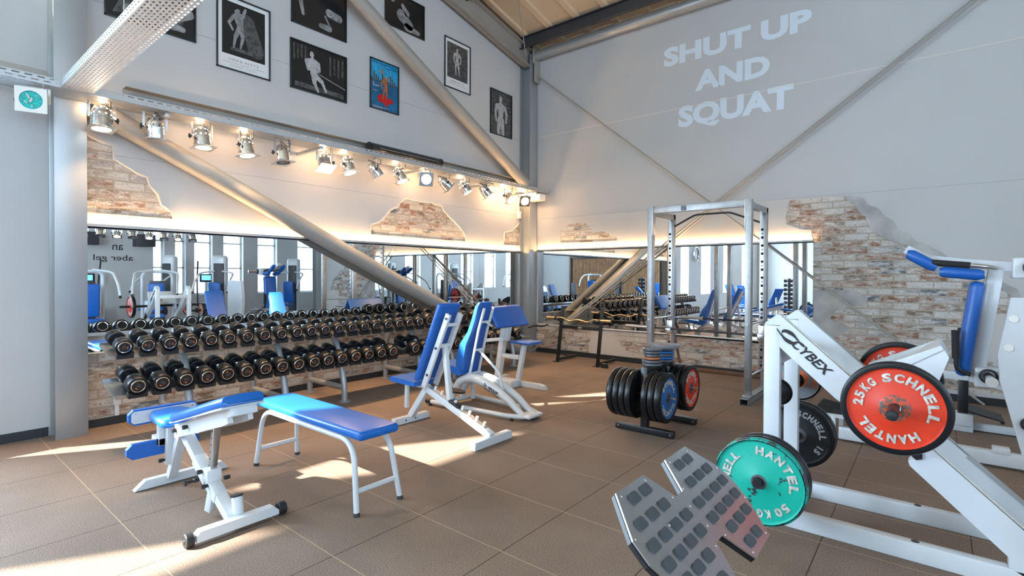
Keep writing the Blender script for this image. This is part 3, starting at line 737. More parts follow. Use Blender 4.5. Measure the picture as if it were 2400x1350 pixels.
# backrest pad in two slopes
a1 = math.atan2(.265, .9); a2 = math.atan2(.075, .42)
mb = MB(); n_ = 14; w2 = .128
prof = [(-3.80, .505, .05), (-3.78, .500, .105), (-3.70, .520, .124), (-3.4, .606, .126), (-3.1, .694, .124), (-3.0, .722, .122), (-2.955, .736, .112), (-2.94, .742, .08)]
def padsweep(mb, prof, yc, th, rnd=.022):
    # prof: x, z(bottom), half width
    vs = []; fs = []; ring = []
    for i, (x, z, hw) in enumerate(prof):
        e = 1.0 if 0 < i < len(prof)-1 else .55
        cs = [(-hw+rnd*.4, 0), (-hw, rnd*.5), (-hw, th*e-rnd), (-hw+rnd*.4, th*e-rnd*.3), (-hw+rnd, th*e), (0, th*e+.004), (hw-rnd, th*e), (hw-rnd*.4, th*e-rnd*.3), (hw, th*e-rnd), (hw, rnd*.5), (hw-rnd*.4, 0)]
        j = min(i+1, len(prof)-1); k = max(i-1, 0); d = Vector((prof[j][0]-prof[k][0], 0, prof[j][1]-prof[k][1])).normalized(); n = Vector((-d.z, 0, d.x))
        for y, h_ in cs: vs.append(Vector((x, yc+y, z))+n*h_)
    m_ = 11
    for i in range(len(prof)-1):
        for k in range(m_): k2 = (k+1) % m_; fs.append([i*m_+k, i*m_+k2, (i+1)*m_+k2, (i+1)*m_+k])
    fs.append(list(range(m_))[::-1]); fs.append([(len(prof)-1)*m_+k for k in range(m_)])
    return mb.add(vs, fs)
obj('back_pad', padsweep(MB(), prof, yc, .055), 'blue_vinyl_gloss', t, 50)
obj('seat_pad', padsweep(MB(), [(-4.20, .462, .07), (-4.185, .458, .10), (-4.10, .456, .125), (-3.95, .454, .13), (-3.86, .454, .13), (-3.83, .456, .11)], yc, .052), 'blue_vinyl_gloss', t, 50)
fr = MB()
fr.rtube([(-3.84, yc-.05, .425), (-3.78, yc-.05, .44), (-3.10, yc-.05, .638), (-3.02, yc-.05, .668)], .028, .085, (0, 1, 0))
obj('back_rail', fr, 'white_metal', t)
fr = MB().rtube([(-3.84, yc+.06, .425), (-3.78, yc+.06, .44), (-3.10, yc+.06, .638), (-3.02, yc+.06, .668)], .028, .085, (0, 1, 0))
obj('back_rail', fr, 'white_metal', t)
obj('back_tail', MB().beam((-3.06, yc+.01, .675), (-2.98, yc+.01, .70), .15, .06, .004), 'white_metal', t)
obj('backing_board', MB().beam((-3.76, yc, .505), (-2.96, yc, .728), .235, .012, .004), 'white_metal', t)
obj('seat_frame', MB().beam((-4.18, yc, .44), (-3.80, yc, .44), .10, .03, .004), 'white_metal', t)
obj('main_beam', MB().rtube([(-3.86, yc, .43), (-3.50, yc, .235), (-3.07, yc, .035)], .06, .055, (0, 1, 0)), 'white_metal', t)
obj('sleeve', MB().beam((-3.60, yc, .285), (-3.42, yc, .195), .075, .07, .006), 'white_metal', t)
obj('sleeve', MB().beam((-3.40, yc, .185), (-3.27, yc, .125), .072, .068, .006), 'white_metal', t)
obj('rear_leg', MB().rtube([(-3.87, yc, .42), (-4.02, yc, .16), (-4.09, yc, .05)], .055, .05, (0, 1, 0)), 'white_metal', t)
obj('upright', MB().beam((-4.00, yc-.03, .44), (-4.04, yc-.03, .16), .05, .05, .004), 'white_metal', t)
obj('adjuster_post', MB().beam((-3.30, yc, .66), (-3.40, yc, .22), .04, .04, .003), 'chrome_soft', t)
mb = MB()
for k in range(9):
    p = Vector((-3.315, yc-.0205, .60)).lerp(Vector((-3.395, yc-.0205, .25)), k/8); mb.cyl(p, p+Vector((0, -.001, 0)), .005, 10)
obj('pin_holes', mb, 'dark_void', t)
obj('post_bracket', MB().box((-3.40, yc, .235), (.09, .085, .075), .006), 'white_metal', t)
obj('post_cap', MB().box((-3.31, yc, .63), (.075, .06, .07), .006), 'white_metal', t)
obj('front_foot', MB().prism([(1.055, .055), (1.075, .075), (1.47, .075), (1.50, .045), (1.50, .02), (1.055, .02)], (-3.075, 0, 0), (0, 1, 0), (0, 0, 1), .055), 'white_metal', t)
obj('rear_foot', MB().prism([(1.055, .005), (1.12, .062), (1.60, .062), (1.64, .005)], (-4.14, 0, 0), (0, 1, 0), (0, 0, 1), .05), 'white_metal', t)
for ya, yb in ((1.005, 1.045), (1.505, 1.55)):
    wl = obj('wheel', MB().lathe([(.008, 0), (.034, 0), (.038, .004), (.038, abs(yb-ya)-.004), (.034, abs(yb-ya)), (.008, abs(yb-ya))], (-3.05, ya, .038), (0, 1, 0), 24), 'black_rubber', t)
    obj('axle', MB().cyl((-3.05, ya-.012, .038), (-3.05, yb+.012, .038), .007, 10), 'chrome', wl)
obj('stub_post', MB().cyl((-3.10, yc+.03, .07), (-3.12, yc+.03, .165), .03, 16), 'white_metal', t)
obj('rubber_cap', MB().cyl((-3.12, yc+.03, .165), (-3.122, yc+.03, .175), .033, 20), 'black_rubber', t)
obj('drop_leg', MB().beam((-3.33, yc-.02, .17), (-3.36, yc-.03, .03), .035, .045, .004), 'white_metal', t)
obj('foot_holder_arm', MB().b2((-4.19, yc-.09, .29), (-4.04, yc-.03, .34), .004).b2((-4.09, yc-.09, .29), (-4.04, yc-.03, .43), .004), 'white_metal', t)
def legpad(z0, z1, y0, y1, x, nm='leg_pad'):
    p = obj(nm, MB().prism([(y0+.03, z0), (y1-.03, z0+.0), (y1, z0+.03), (y1, z1-.03), (y1-.03, z1), (y0+.03, z1), (y0, z1-.03), (y0, z0+.03)], (x-.045, 0, 0), (0, 1, 0), (0, 0, 1), .04), 'blue_vinyl', t, 20)
    return p
p = legpad(.425, .53, 1.045, 1.47, -4.17)
obj('backing_plate', MB().prism([(1.075, .437), (1.44, .437), (1.455, .452), (1.455, .505), (1.44, .52), (1.075, .52), (1.06, .505), (1.06, .452)], (-4.175, 0, 0), (0, 1, 0), (0, 0, 1), .004), 'white_metal', p)
for y in (1.085, 1.43):
    for z in (.455, .502): obj('screw', MB().cyl((-4.171, y, z), (-4.167, y, z), .006, 10), 'chrome_soft', p)
p = legpad(.225, .325, 1.01, 1.44, -4.07)
kn = [(-3.60, yc-.082, .50), (-3.80, yc-.075, .44), (-4.04, yc-.08, .19), (-3.36, yc-.06, .185), (-3.43, yc-.06, .255)]
for x, y, z in kn: obj('knob', MB().lathe([(0, -.012), (.013, -.010), (.014, .004), (.010, .018), (.006, .03)], (x, y, z), (0, 1, 0), 14), 'black_rubber', t)
obj('pull_pin', MB().lathe([(0, 0), (.016, 0), (.017, .012), (.009, .018), (.009, .05), (.013, .055), (.013, .08)], (-3.42, yc-.145, .215), (0, 1, 0), 16), 'black_metal', t)
obj('knob', MB().cyl((-3.33, yc+.045, .215), (-3.33, yc+.075, .215), .013, 14), 'black_rubber', t)

# ------------------------------------------------------------------ incline bench with toothed rail
t = thing('incline_bench', 'white incline bench with steep blue backrest and stepped chrome rail', 'bench', (-3.5, 3.32, 0))
yc = 3.32
def slab(name, p0, p1, w_, th, mat, bev=.02, seg=4, yy=None, par=None):
    p0 = Vector(p0); p1 = Vector(p1); d = (p1-p0); L_ = d.length; d.normalize(); y = Vector((0, 1, 0)); z = d.cross(y)
    return obj(name, MB().box((p0+p1)/2, (L_, w_, th), bev, seg, R=Matrix((d, y, z)).transposed()), mat, par or t, 50)
slab('back_pad', (-3.79, yc, .455), (-3.455, yc, 1.195), .27, .055, 'blue_vinyl', .022)
obj('seat_pad', MB().prism([(-4.15, .405), (-3.79, .398), (-3.79, .44), (-4.14, .455), (-4.165, .43)], (0, yc+.14, 0), (1, 0, 0), (0, 0, 1), .28), 'blue_vinyl', t, 20)
for yy in (yc-.075, yc+.075):
    obj('back_rail', MB().beam((-3.725, yy, .40), (-3.39, yy, 1.10), .030, .055, .004), 'white_metal', t)
obj('back_crossbar', MB().beam((-3.425, yc-.07, 1.0), (-3.425, yc+.07, 1.0), .03, .03, .003), 'white_metal', t)
for p in ((-3.40, yc-.093, 1.06), (-3.54, yc-.093, .78), (-3.66, yc-.093, .52)): obj('bolt', MB().cyl(p, Vector(p)+Vector((0, -.008, 0)), .012, 12), 'dark_steel', t)
obj('seat_rail', MB().beam((-4.12, yc, .385), (-3.75, yc, .385), .07, .035, .004), 'white_metal', t)
obj('seat_post', MB().beam((-4.06, yc, .38), (-4.07, yc, .13), .035, .035, .003), 'white_metal', t)
obj('rear_leg', MB().beam((-3.76, yc, .37), (-4.00, yc, .06), .055, .06, .004), 'white_metal', t)
obj('rear_foot', MB().prism([(3.10, .005), (3.115, .065), (3.535, .065), (3.545, .02), (3.535, .005)], (-4.04, 0, 0), (0, 1, 0), (0, 0, 1), .06), 'white_metal', t)
mb = MB()
for y in (3.24, 3.36): mb.cyl((-3.981, y, .033), (-3.978, y, .033), .008, 10)
obj('foot_holes', mb, 'dark_void', t)
obj('front_foot', MB().prism([(3.08, .005), (3.095, .07), (3.555, .07), (3.565, .02), (3.555, .005)], (-2.965, 0, 0), (0, 1, 0), (0, 0, 1), .06), 'white_metal', t)
obj('main_beam', MB().beam((-3.78, yc, .375), (-2.93, yc, .07), .06, .06, .004), 'white_metal', t)
d = Vector((.85, 0, -.305)).normalized(); nn = Vector((.305, 0, .85)).normalized()
b0 = Vector((-3.70, yc, .378))
obj('rail_plate', MB().beam(b0+nn*.005, b0+d*.74+nn*.005, .045, .006, 0), 'chrome_soft', t)
for k in range(8):
    p = b0+d*(.05+.095*k)+nn*.008
    obj('rail_peg', MB().cyl(p, p+nn*.035, .013, 14), 'white_plastic', t)
obj('slider', MB().box(b0+d*.34+nn*.018, (.13, .075, .02), .004, R=Matrix((d, Vector((0, 1, 0)), nn)).transposed()), 'black_metal', t)
obj('back_strut', MB().beam((-3.52, yc, .80), (-3.45, yc, .30), .045, .045, .004), 'white_metal', t)
obj('strut_pivot', MB().cyl((-3.52, yc-.06, .80), (-3.52, yc+.06, .80), .02, 16), 'white_metal', t)

# ------------------------------------------------------------------ curved back bench
t = thing('curved_back_bench', 'white bench on an arched base with tall blue backrest and black script lettering', 'bench', (-3.8, 4.15, 0))
yc = 4.15
prof = [(-3.99, .40, .15), (-3.975, .46, .158), (-3.955, .56, .16), (-3.925, .70, .158), (-3.87, .84, .135), (-3.835, .97, .115), (-3.79, 1.12, .11), (-3.775, 1.165, .09)]
mb = MB(); vs = []; fs = []
for i, (x, z, hw) in enumerate(prof):
    fx_ = [.085, .13, .14, .12, .075, .07, .065, .04][i]
    for y, dx_ in ((-hw, 0), (hw, 0), (hw, -fx_*.7), (hw-.02, -fx_*.95), (0, -fx_), (-hw+.02, -fx_*.95), (-hw, -fx_*.7)): vs.append(Vector((x+dx_+.02, yc+y, z)))
for i in range(len(prof)-1):
    for k in range(7): k2 = (k+1) % 7; fs.append([i*7+k, i*7+k2, i*7+7+k2, i*7+7+k])
fs.append(list(range(7))[::-1]); fs.append([(len(prof)-1)*7+k for k in range(7)])
obj('back_pad', MB().add(vs, fs), 'blue_vinyl', t, 42)
obj('seat_pad', MB().prism([(-4.36, .42), (-4.02, .355), (-3.97, .375), (-3.99, .425), (-4.10, .455), (-4.34, .475), (-4.385, .45)], (0, yc+.16, 0), (1, 0, 0), (0, 0, 1), .32), 'blue_vinyl', t, 25)
for yy in (yc-.07, yc+.07):
    obj('back_rail', MB().tube([(-3.93, yy, .37), (-3.80, yy, .86), (-3.715, yy, 1.10)], .015, 10), 'white_metal', t)
for p, q in (((-3.765, -.07, .95), (-3.765, .07, .95)), ((-3.86, -.07, .64), (-3.86, .07, .64)), ((-3.93, -.10, .375), (-3.93, .10, .375))):
    obj('back_crossbar', MB().cyl((p[0], yc+p[1], p[2]), (q[0], yc+q[1], q[2]), .014, 10), 'white_metal', t)
obj('adjuster_rod', MB().tube(arcpath([(-3.85, yc, .63), (-3.56, yc, .42), (-3.52, yc, .24)], .05), .015, 12), 'white_metal', t)
obj('release_lever', MB().cyl((-3.76, yc, .95), (-3.72, yc+.06, .90), .010, 8), 'white_metal', t)
for yy in (yc-.075, yc+.075):
    P = [(-4.19, yy, .05), (-4.16, yy, .16), (-4.08, yy, .27), (-3.98, yy, .325), (-3.86, yy, .34), (-3.70, yy, .31), (-3.52, yy, .245), (-3.36, yy, .165), (-3.24, yy, .08), (-3.16, yy, .035)]
    obj('arch_beam', MB().tube(P, [.028, .036, .044, .05, .052, .05, .046, .040, .034, .026], 14), 'white_metal', t, 60)
P = []
for k in range(19):
    a = -PI/2+PI*k/18; P.append((-3.42+.36*math.cos(a)*.9, yc+.19*math.sin(a), .045))
obj('base_loop', MB().tube([(-4.36, yc-.27, .045)]+P+[(-4.20, yc+.25, .045)], .024, 12), 'white_metal', t, 60)
obj('nose_cover', MB().box((-3.15, yc, .045), (.16, .24, .035), .016, 3), 'white_metal', t)
obj('base_crossbar', MB().cyl((-4.20, yc-.25, .05), (-4.14, yc+.25, .05), .022, 12), 'white_metal', t)
obj('seat_hanger', MB().tube(arcpath([(-4.24, yc-.05, .44), (-4.27, yc-.05, .26), (-4.16, yc-.05, .17)], .05), .014, 10), 'white_metal', t)
obj('rear_post', MB().cyl((-4.06, yc+.12, .30), (-4.06, yc+.12, .05), .026, 14), 'white_metal', t)
mb = MB(); cx_, cz_ = -4.02, .17
obj('foot_pedal', MB().prism([(-.12, -.045), (.02, -.06), (.12, -.04), (.13, .0), (.10, .03), (-.05, .045), (-.13, .02)], (-3.93, yc-.27, .215), (1, 0, 0), (0, 1, .12), .018), 'black_rubber', t)
obj('end_cap', MB().cyl((-4.40, yc-.275, .045), (-4.33, yc-.265, .045), .028, 16), 'black_rubber', t)
for x, y in ((-4.34, yc-.27), (-3.25, yc-.17), (-3.13, yc), (-4.18, yc+.24)): obj('rubber_foot', MB().cyl((x, y, 0), (x, y, .03), .018, 14), 'black_rubber', t)
mb = MB(); fittext(mb, 'Dr. WOLFF', (-3.575, yc-.124, .265), (.92, -.0, -.38), (.38, 0, .92), .21, .036, .012, .2, .003)
obj('lettering', mb, 'text_black', t)
obj('lettering_underline', MB().beam((-3.675, yc-.125, .272), (-3.58, yc-.125, .235), .002, .006, 0).beam((-3.55, yc-.122, .222), (-3.47, yc-.118, .188), .002, .005, 0), 'text_black', t)

# ------------------------------------------------------------------ preacher curl bench
t = thing('preacher_bench', 'white preacher curl bench with blue folded arm pad and small blue seat', 'bench', (-4.3, 5.35, 0))
yc = 5.35
def slab2(name, p0, p1, y0, y1, th, mat, bev):
    p0 = Vector((p0[0], 0, p0[1])); p1 = Vector((p1[0], 0, p1[1])); d = (p1-p0); L_ = d.length; d.normalize(); y = Vector((0, 1, 0)); z = d.cross(y); c = (p0+p1)/2; c.y = (y0+y1)/2
    return obj(name, MB().box(c, (L_, y1-y0, th), bev, 4, R=Matrix((d, y, z)).transposed()), mat, t, 50)
slab2('arm_pad', (-4.52, 1.035), (-4.36, .77), 5.03, 5.70, .055, 'blue_vinyl', .025)
slab2('arm_pad', (-4.53, 1.045), (-4.66, .80), 5.03, 5.70, .045, 'blue_vinyl', .02)
obj('main_post', MB().beam((-4.50, yc, .75), (-4.61, yc, .08), .09, .075, .005), 'white_metal', t)
obj('post_sleeve', MB().beam((-4.42, yc-.01, .78), (-4.46, yc-.01, .58), .075, .07, .005), 'white_metal', t)
obj('crossbar', MB().beam((-4.57, yc, .37), (-4.24, yc, .37), .06, .055, .004), 'white_metal', t)
obj('seat_post', MB().beam((-4.16, yc, .55), (-4.26, yc, .07), .06, .055, .004), 'white_metal', t)
obj('seat_pad', MB().box((-4.13, yc, .583), (.34, .27, .035), .014, 3), 'blue_vinyl', t)
obj('arm_bracket', MB().beam((-4.48, yc-.02, .60), (-4.80, yc-.05, .555), .05, .045, .004), 'white_metal', t)
obj('base_beam', MB().prism([(-4.66, .0), (-4.66, .06), (-3.90, .06), (-3.83, .045), (-3.80, .0)], (0, yc+.035, 0), (1, 0, 0), (0, 0, 1), .07), 'white_metal', t)
obj('base_block', MB().box((-4.35, yc-.13, .045), (.32, .20, .09), .006), 'white_metal', t)
obj('rear_foot', MB().box((-4.66, yc, .03), (.07, .5, .06), .005), 'white_metal', t)
mb = MB()
for k in range(5): mb.cyl((-4.515-.018*k, yc-.0465, .62-.10*k), (-4.515-.018*k, yc-.048, .62-.10*k), .006, 8)
obj('scale_marks', mb, 'text_grey', t)

# ------------------------------------------------------------------ weight plates
def plate(c, ax, R_, th, disc, label, group=None, name='weight_plate', letters=None, up=(0, 0, 1), lip=.16, hub=.28, tire='black_rubber_soft', cat='weight plate', hubmat='hub_grey', lm='letter_silver', n=48, lw=.10):
    """c = centre of the front face, ax = direction the front face looks"""
    c = Vector(c); ax = Vector(ax).normalized()
    t = thing(name, label, cat, c, group)
    r1 = R_*(1-lip)
    obj('rubber_rim', MB().lathe([(r1, 0), (r1+.004, .0), (R_-.012, 0), (R_-.004, -.003), (R_, -.012), (R_, -th+.012), (R_-.004, -th+.003), (R_-.012, -th), (r1, -th)], c, ax, n, True), tire, t)
    d_ = .012
    obj('disc', MB().lathe([(.026, -d_+.004), (R_*hub, -d_+.004), (R_*hub+.006, -d_), (r1*.96, -d_), (r1, -.004), (r1+.001, -th+.004), (r1*.96, -th+.012), (.026, -th+.012)], c, ax, n, True), disc, t)
    obj('hub_ring', MB().lathe([(.026, -d_+.004), (.026, -d_+.009), (R_*hub*.75, -d_+.009), (R_*hub*.85, -d_+.005)], c, ax, 32), hubmat, t)
    if letters:
        for body, a0, a1, inward in letters:
            mb = MB(); arctext(mb, body, c-ax*(d_-.002), ax, up, r1*(1-lw-.14), R_*.19, a0, a1, .05, inward, .004)
            obj('lettering', mb, lm, t)
    return t

# ------------------------------------------------------------------ plate tree
t = thing('plate_tree', 'low black weight plate tree on two floor bars', 'plate rack', (-2.05, 4.73, 0))
for y in (4.46, 5.02):
    obj('base_bar', MB().b2((-2.34, y-.03, .008), (-1.775, y+.03, .065), .004), 'black_metal', t)
    obj('post', MB().b2((-2.085, y-.03, .06), (-2.02, y+.03, .615 if y < 4.8 else .60), .004), 'black_metal', t)
    for s_ in (-1, 1):
        xe = -2.42 if s_ < 0 else -1.765
        obj('peg', MB().cyl((-2.05+s_*.03, y, .36), (xe, y, .36), .0125, 14), 'chrome_soft' if s_ > 0 else 'black_metal', t)
    for x in (-2.31, -1.80): obj('bolt', MB().cyl((x, y-.031, .036), (x, y-.034, .036), .008, 10), 'chrome_soft', t)
obj('top_beam', MB().b2((-2.08, 4.46, .56), (-2.025, 5.02, .61), .004), 'black_metal', t)
for y, zt in ((4.60, .83), (4.90, .80)): obj('small_plate_peg', MB().cyl((-2.05, y, .60), (-2.05, y, zt), .011, 12), 'chrome', t)
grp = 'rubber plates on the plate tree'
k = 0
for side, y, n_, last in ((1, 4.46, 3, 'blue_enamel'), (-1, 4.46, 4, 'black_metal'), (1, 5.02, 3, 'red_enamel'), (-1, 5.02, 2, 'black_metal')):
    for i in range(n_):
        x = -2.05+side*(.045+.0615*(i+1))
        face = last if i == n_-1 else 'black_metal'
        pos = ['innermost', 'second from the post', 'outermost' if n_ == 3 else 'third from the post', 'outermost'][i] if n_ > 2 else ['inner', 'outer'][i]
        pk = {(1, 4.46): 'tree near right peg', (-1, 4.46): 'tree near left peg', (1, 5.02): 'tree rear right peg', (-1, 5.02): 'tree rear left peg'}[(side, y)]
        col = {'blue_enamel': 'rubber rimmed plate with scuffed blue face', 'red_enamel': 'rubber rimmed plate with scuffed red face', 'black_metal': 'black rubber rimmed weight plate'}[face]
        lt = [('SCHNELL', -60, 80, False), ('HANTEL', 120, 250, False)] if face != 'black_metal' else None
        plate((x, y, .36), (side, 0, 0), .226, .056, face, '%s, %s on the %s' % (col, pos, pk), grp, letters=lt, tire='black_rubber_soft', lip=.19)
def small_plate(x, y, z, r, th, mat, label, grp):
    t = thing('small_weight_plate', label, 'weight plate', (x, y, z), grp)
    obj('plate_body', MB().lathe([(.013, 0), (r*.3, 0), (r*.36, .002), (r*.8, .002), (r*.86, 0), (r-.006, .001), (r-.001, .006), (r, th*.5), (r-.001, th-.006), (r-.006, th-.001), (r*.86, th), (r*.8, th-.003), (r*.36, th-.003), (r*.3, th), (.013, th)], (x, y, z), (0, 0, 1), 36, True), mat, t)
    return t
z = .612
st1 = [(.092, 'iron_grey'), (.092, 'iron_grey'), (.078, 'rust_orange'), (.076, 'iron_grey'), (.086, 'iron_grey'), (.090, 'iron_grey')]
for i, (r, m_) in enumerate(st1):
    small_plate(-2.05, 4.60, z, r, .0255, m_, 'small %s iron plate, %s from the bottom of the nearer tree stack' % ('orange-edged' if m_ == 'rust_orange' else 'grey', ORD[i+1]), 'small plates stacked on the tree'); z += .0285
z = .612
for i, (r, m_) in enumerate([(.088, 'iron_grey'), (.088, 'blue_enamel'), (.086, 'iron_grey'), (.088, 'blue_enamel'), (.082, 'iron_grey')]):
    small_plate(-2.05, 4.90, z, r, .0250, m_, 'small %s plate, %s from the bottom of the farther tree stack' % ('blue' if m_ == 'blue_enamel' else 'grey iron', ORD[i+1]), 'small plates stacked on the tree'); z += .0275
small_plate(-2.05, 4.90, z, .143, .036, 'grey_orange_worn', 'wide worn orange and grey plate lying on top of the farther small stack', 'small plates stacked on the tree')

# ------------------------------------------------------------------ power rack
t = thing('power_rack', 'tall brushed steel power rack with perforated uprights', 'power rack', (-2.26, 6.6, 0))
yF, yR, H_ = 6.30, 6.98, 2.34
for x in (-2.83, -1.64):
    s_ = 1 if x > -2 else -1
    obj('upright', MB().b2((x-.032, yF-.045, .07), (x+.032, yF+.045, H_), .003), 'brushed_steel', t)
    up_ = obj('upright', MB().b2((x-.03, yR-.01, .07), (x+.03, yR+.06, H_-.03), .003), 'brushed_steel', t)
    fp = obj('hole_strip', MB().b2((x-.05, yR-.018, .30), (x+.012, yR-.010, 2.25), .001), 'aluminium', up_)
    mb = MB(); z = .34
    while z < 2.12:
        for dz_, rr_ in ((0, .017), (.05, .008), (.10, .017)): mb.cyl((x-.02, yR-.0185, z+dz_), (x-.02, yR-.019, z+dz_), rr_, 14)
        z += .20
    obj('peg_holes', mb, 'dark_void', fp)
    # hollow foot tube
    a = MB()
    for (p, q) in (((x-.045, 6.13, .0), (x+.045, 7.45, .004)), ((x-.045, 6.13, .066), (x+.045, 7.45, .07)), ((x-.045, 6.13, .0), (x-.041, 7.45, .07)), ((x+.041, 6.13, .0), (x+.045, 7.45, .07))): a.b2(p, q)
    ft = obj('foot_tube', a, 'brushed_steel', t)
    obj('foot_void', MB().b2((x-.041, 6.20, .004), (x+.041, 6.21, .066)), 'dark_void', ft)
    obj('foot_plate', MB().b2((x-.05, 6.23, .07), (x+.05, 6.37, .088), .003), 'brushed_steel', t)
    obj('top_side_beam', MB().b2((x-.03, yF, H_-.10), (x+.03, yR+.05, H_-.03), .003), 'brushed_steel', t)
    obj('corner_plate', MB().b2((x-s_*.032, yF-.05, H_-.36), (x-s_*.040, yF+.04, H_+.005), .001), 'aluminium', t)
    obj('safety_pin', MB().cyl((x, yF-.06, .30), (x, yR+.02, .30), .012, 12), 'chrome_soft', t)
    obj('safety_pin', MB().cyl((x, yF-.06, .90), (x, yR+.02, .90), .012, 12), 'chrome_soft', t)
    for zz in (.72,):
        obj('bar_hook', MB().b2((x-.055, yR-.075, zz-.055), (x+.02, yR-.02, zz-.02), .003).b2((x-.055, yR-.085, zz-.055), (x+.02, yR-.075, zz+.015), .003).b2((x-.055, yR-.022, zz-.09), (x+.02, yR-.018, zz+.12), .001), 'chrome_soft', t)
obj('top_front_beam', MB().b2((-2.80, yF-.03, H_-.085), (-1.67, yF+.03, H_-.005), .003), 'brushed_steel', t)
mb = MB(); mb.b2((-2.43, yF-.0315, H_-.075), (-2.36, yF-.0305, H_-.015)); dcl = obj('sticker', mb, 'hub_grey', t)
mb = MB()
for q in range(2): fittext(mb, 'GYM80' if q == 0 else 'POWER', (-2.395, yF-.032, H_-.033-.025*q), (1, 0, 0), (0, 0, 1), .045, .012, .01, 0, .001)
obj('sticker_text', mb, 'orange_paint', dcl) if False else None
mb = MB().tube(arcpath([(-2.82, yR+.03, 2.14), (-2.50, yR-.02, 2.285), (-2.05, yR-.02, 2.285), (-1.66, yR+.03, 2.12)], .05), .013, 10)
obj('pull_up_bar', mb, 'dark_steel', t)
# barbells
def barbell(p, q, label, sl=.42, rs=.025, rb=.014, bm='dark_steel', sm='chrome_soft', group='barbells'):
    p = Vector(p); q = Vector(q); d = (q-p).normalized(); c = (p+q)/2
    t = thing('barbell', label, 'barbell', c, group)
    obj('shaft', MB().cyl(p+d*sl, q-d*sl, rb, 14), bm, t)
    for e, s_ in ((p, 1), (q, -1)):
        sv = obj('sleeve', MB().cyl(e, e+d*s_*(sl-.03), rs, 18), sm, t)
        obj('collar', MB().cyl(e+d*s_*(sl-.03), e+d*s_*sl, rs+.012, 18), sm, sv)
    return t
barbell((-3.50, yR-.045, .728), (-1.12, yR-.045, .716), 'long barbell lying across the power rack hooks')

# leaning pole
t = tag(obj('leaning_pole', MB().beam((-2.955, 7.70, .01), (-3.24, 7.93, .87), .035, .035, .003), 'wood_dark'), 'thin brown pole leaning on the mirror behind the power rack', 'pole')
t = tag(obj('floor_beam', MB().beam((-3.0, 7.90, .03), (-1.45, 7.90, .03), .07, .06, .006), 'wood_dark'), 'brown wooden beam lying on the floor along the brick wall behind the power rack', 'beam')
t = tag(obj('floor_cable', MB().tube([(-1.62, 7.45, .012), (-1.55, 7.55, .012), (-1.66, 7.62, .012), (-1.54, 7.70, .012), (-1.6, 7.8, .012)], .008, 6), 'black_rubber'), 'black cable on the floor behind the power rack foot', 'cable')

# ------------------------------------------------------------------ bar stand with curl bar
t = thing('bar_stand', 'black scratched steel bar stand in front of the back wall mirror', 'bar stand', (-4.5, 7.4, 0))
for xb, xt in ((-4.935, -4.83), (-4.165, -4.075)):
    obj('upright', MB().beam((xb, 7.27, .0), (xt, 7.27, .95), .045, .045, .002, (0, 1, 0)), 'black_worn', t)
    obj('floor_bar', MB().b2((xb-.02, 7.27, .02), (xb+.03, 7.83, .06), .003), 'black_worn', t)
    obj('base_plate', MB().b2((xb-.06, 7.20, 0), (xb+.05, 7.32, .006), .001), 'black_worn', t)
    obj('bar_rest', MB().b2((xt-.05, 7.18, .70), (xt+.0, 7.26, .715), .002).b2((xt-.05, 7.18, .70), (xt, 7.19, .745), .002), 'black_worn', t)
obj('crossbar', MB().b2((-4.85, 7.25, .575), (-4.13, 7.30, .635), .003), 'black_worn', t)
lb = obj('badge', MB().b2((-4.52, 7.246, .59), (-4.45, 7.249, .62)), 'text_grey', t)
for x, y in ((-5.02, 7.72), (-4.02, 7.24)): tag(obj('rubber_block', MB().box((x, y, .035), (.09, .08, .07), .008), 'black_rubber'), 'small black rubber block on the floor %s the bar stand' % ('behind' if x < -5 else 'at the right foot of'), 'block')
t = thing('curl_bar', 'brass coloured bent curl bar resting on the black bar stand', 'barbell', (-4.5, 7.21, .74))
obj('shaft', MB().tube(arcpath([(-4.93, 7.215, .745), (-4.80, 7.215, .757), (-4.68, 7.215, .700), (-4.50, 7.215, .738), (-4.32, 7.215, .700), (-4.20, 7.215, .757), (-4.09, 7.215, .740)], .05), .014, 12), 'gold_bar', t)
for a, b_ in ((-5.12, -4.94), (-3.90, -4.09)):
    sv = obj('sleeve', MB().cyl((a, 7.215, .742), (b_, 7.215, .742), .024, 16), 'gold_bar', t)
    obj('collar', MB().cyl((b_-.012, 7.215, .742), (b_+.012, 7.215, .742), .034, 16), 'dark_steel', sv)

# ------------------------------------------------------------------ plate-loaded squat machine
t = thing('squat_machine', 'white plate-loaded squat machine with two sloping beams and black lettering', 'strength machine', (-.2, 3.62, 0))
for nm, y0, y1 in (('near', 3.32, 3.385), ('far', 3.86, 3.925)):
    # sloped beam side profile
    P = [(-.778, 1.168), (-.697, 1.231), (.80, -.10+.0), (.80, -.0), (.66, .0), (.285, .11)]
    P = [(-.778, 1.165), (-.765, 1.185), (-.71, 1.228), (-.695, 1.231), (.62, .02), (.45, .02), (.285, .10), (.285, .145), (-.085, .488), (-.092, .51), (-.06, .55), (-.10, .59), (-.41, .79-.01), (-.693, 1.040), (-.693, 1.168)]
    sb = obj('sloping_beam', MB().prism(P, (0, y1, 0), (1, 0, 0), (0, 0, 1), y1-y0), 'white_metal', t, 20)
    obj('upright', MB().b2((-.777, y0, .02), (-.693, y1, 1.165), .004), 'white_metal', t)
    rl = obj('base_rail', MB().b2((-.78, y0-.0, .0), (.75, y1-.005, .095), .006), 'white_metal', t)
    mb = MB()
    for x in (-.06,): mb.cyl((x, (y0+y1)/2, .095), (x, (y0+y1)/2, .0965), .018, 16)
    obj('plug', mb, 'dark_steel', rl)
    obj('guide_strip', MB().beam((-.68, (y0+y1)/2, 1.222), (.55, (y0+y1)/2, .092), .025, .004, 0), 'aluminium' if nm == 'far' else 'white_plastic', sb)
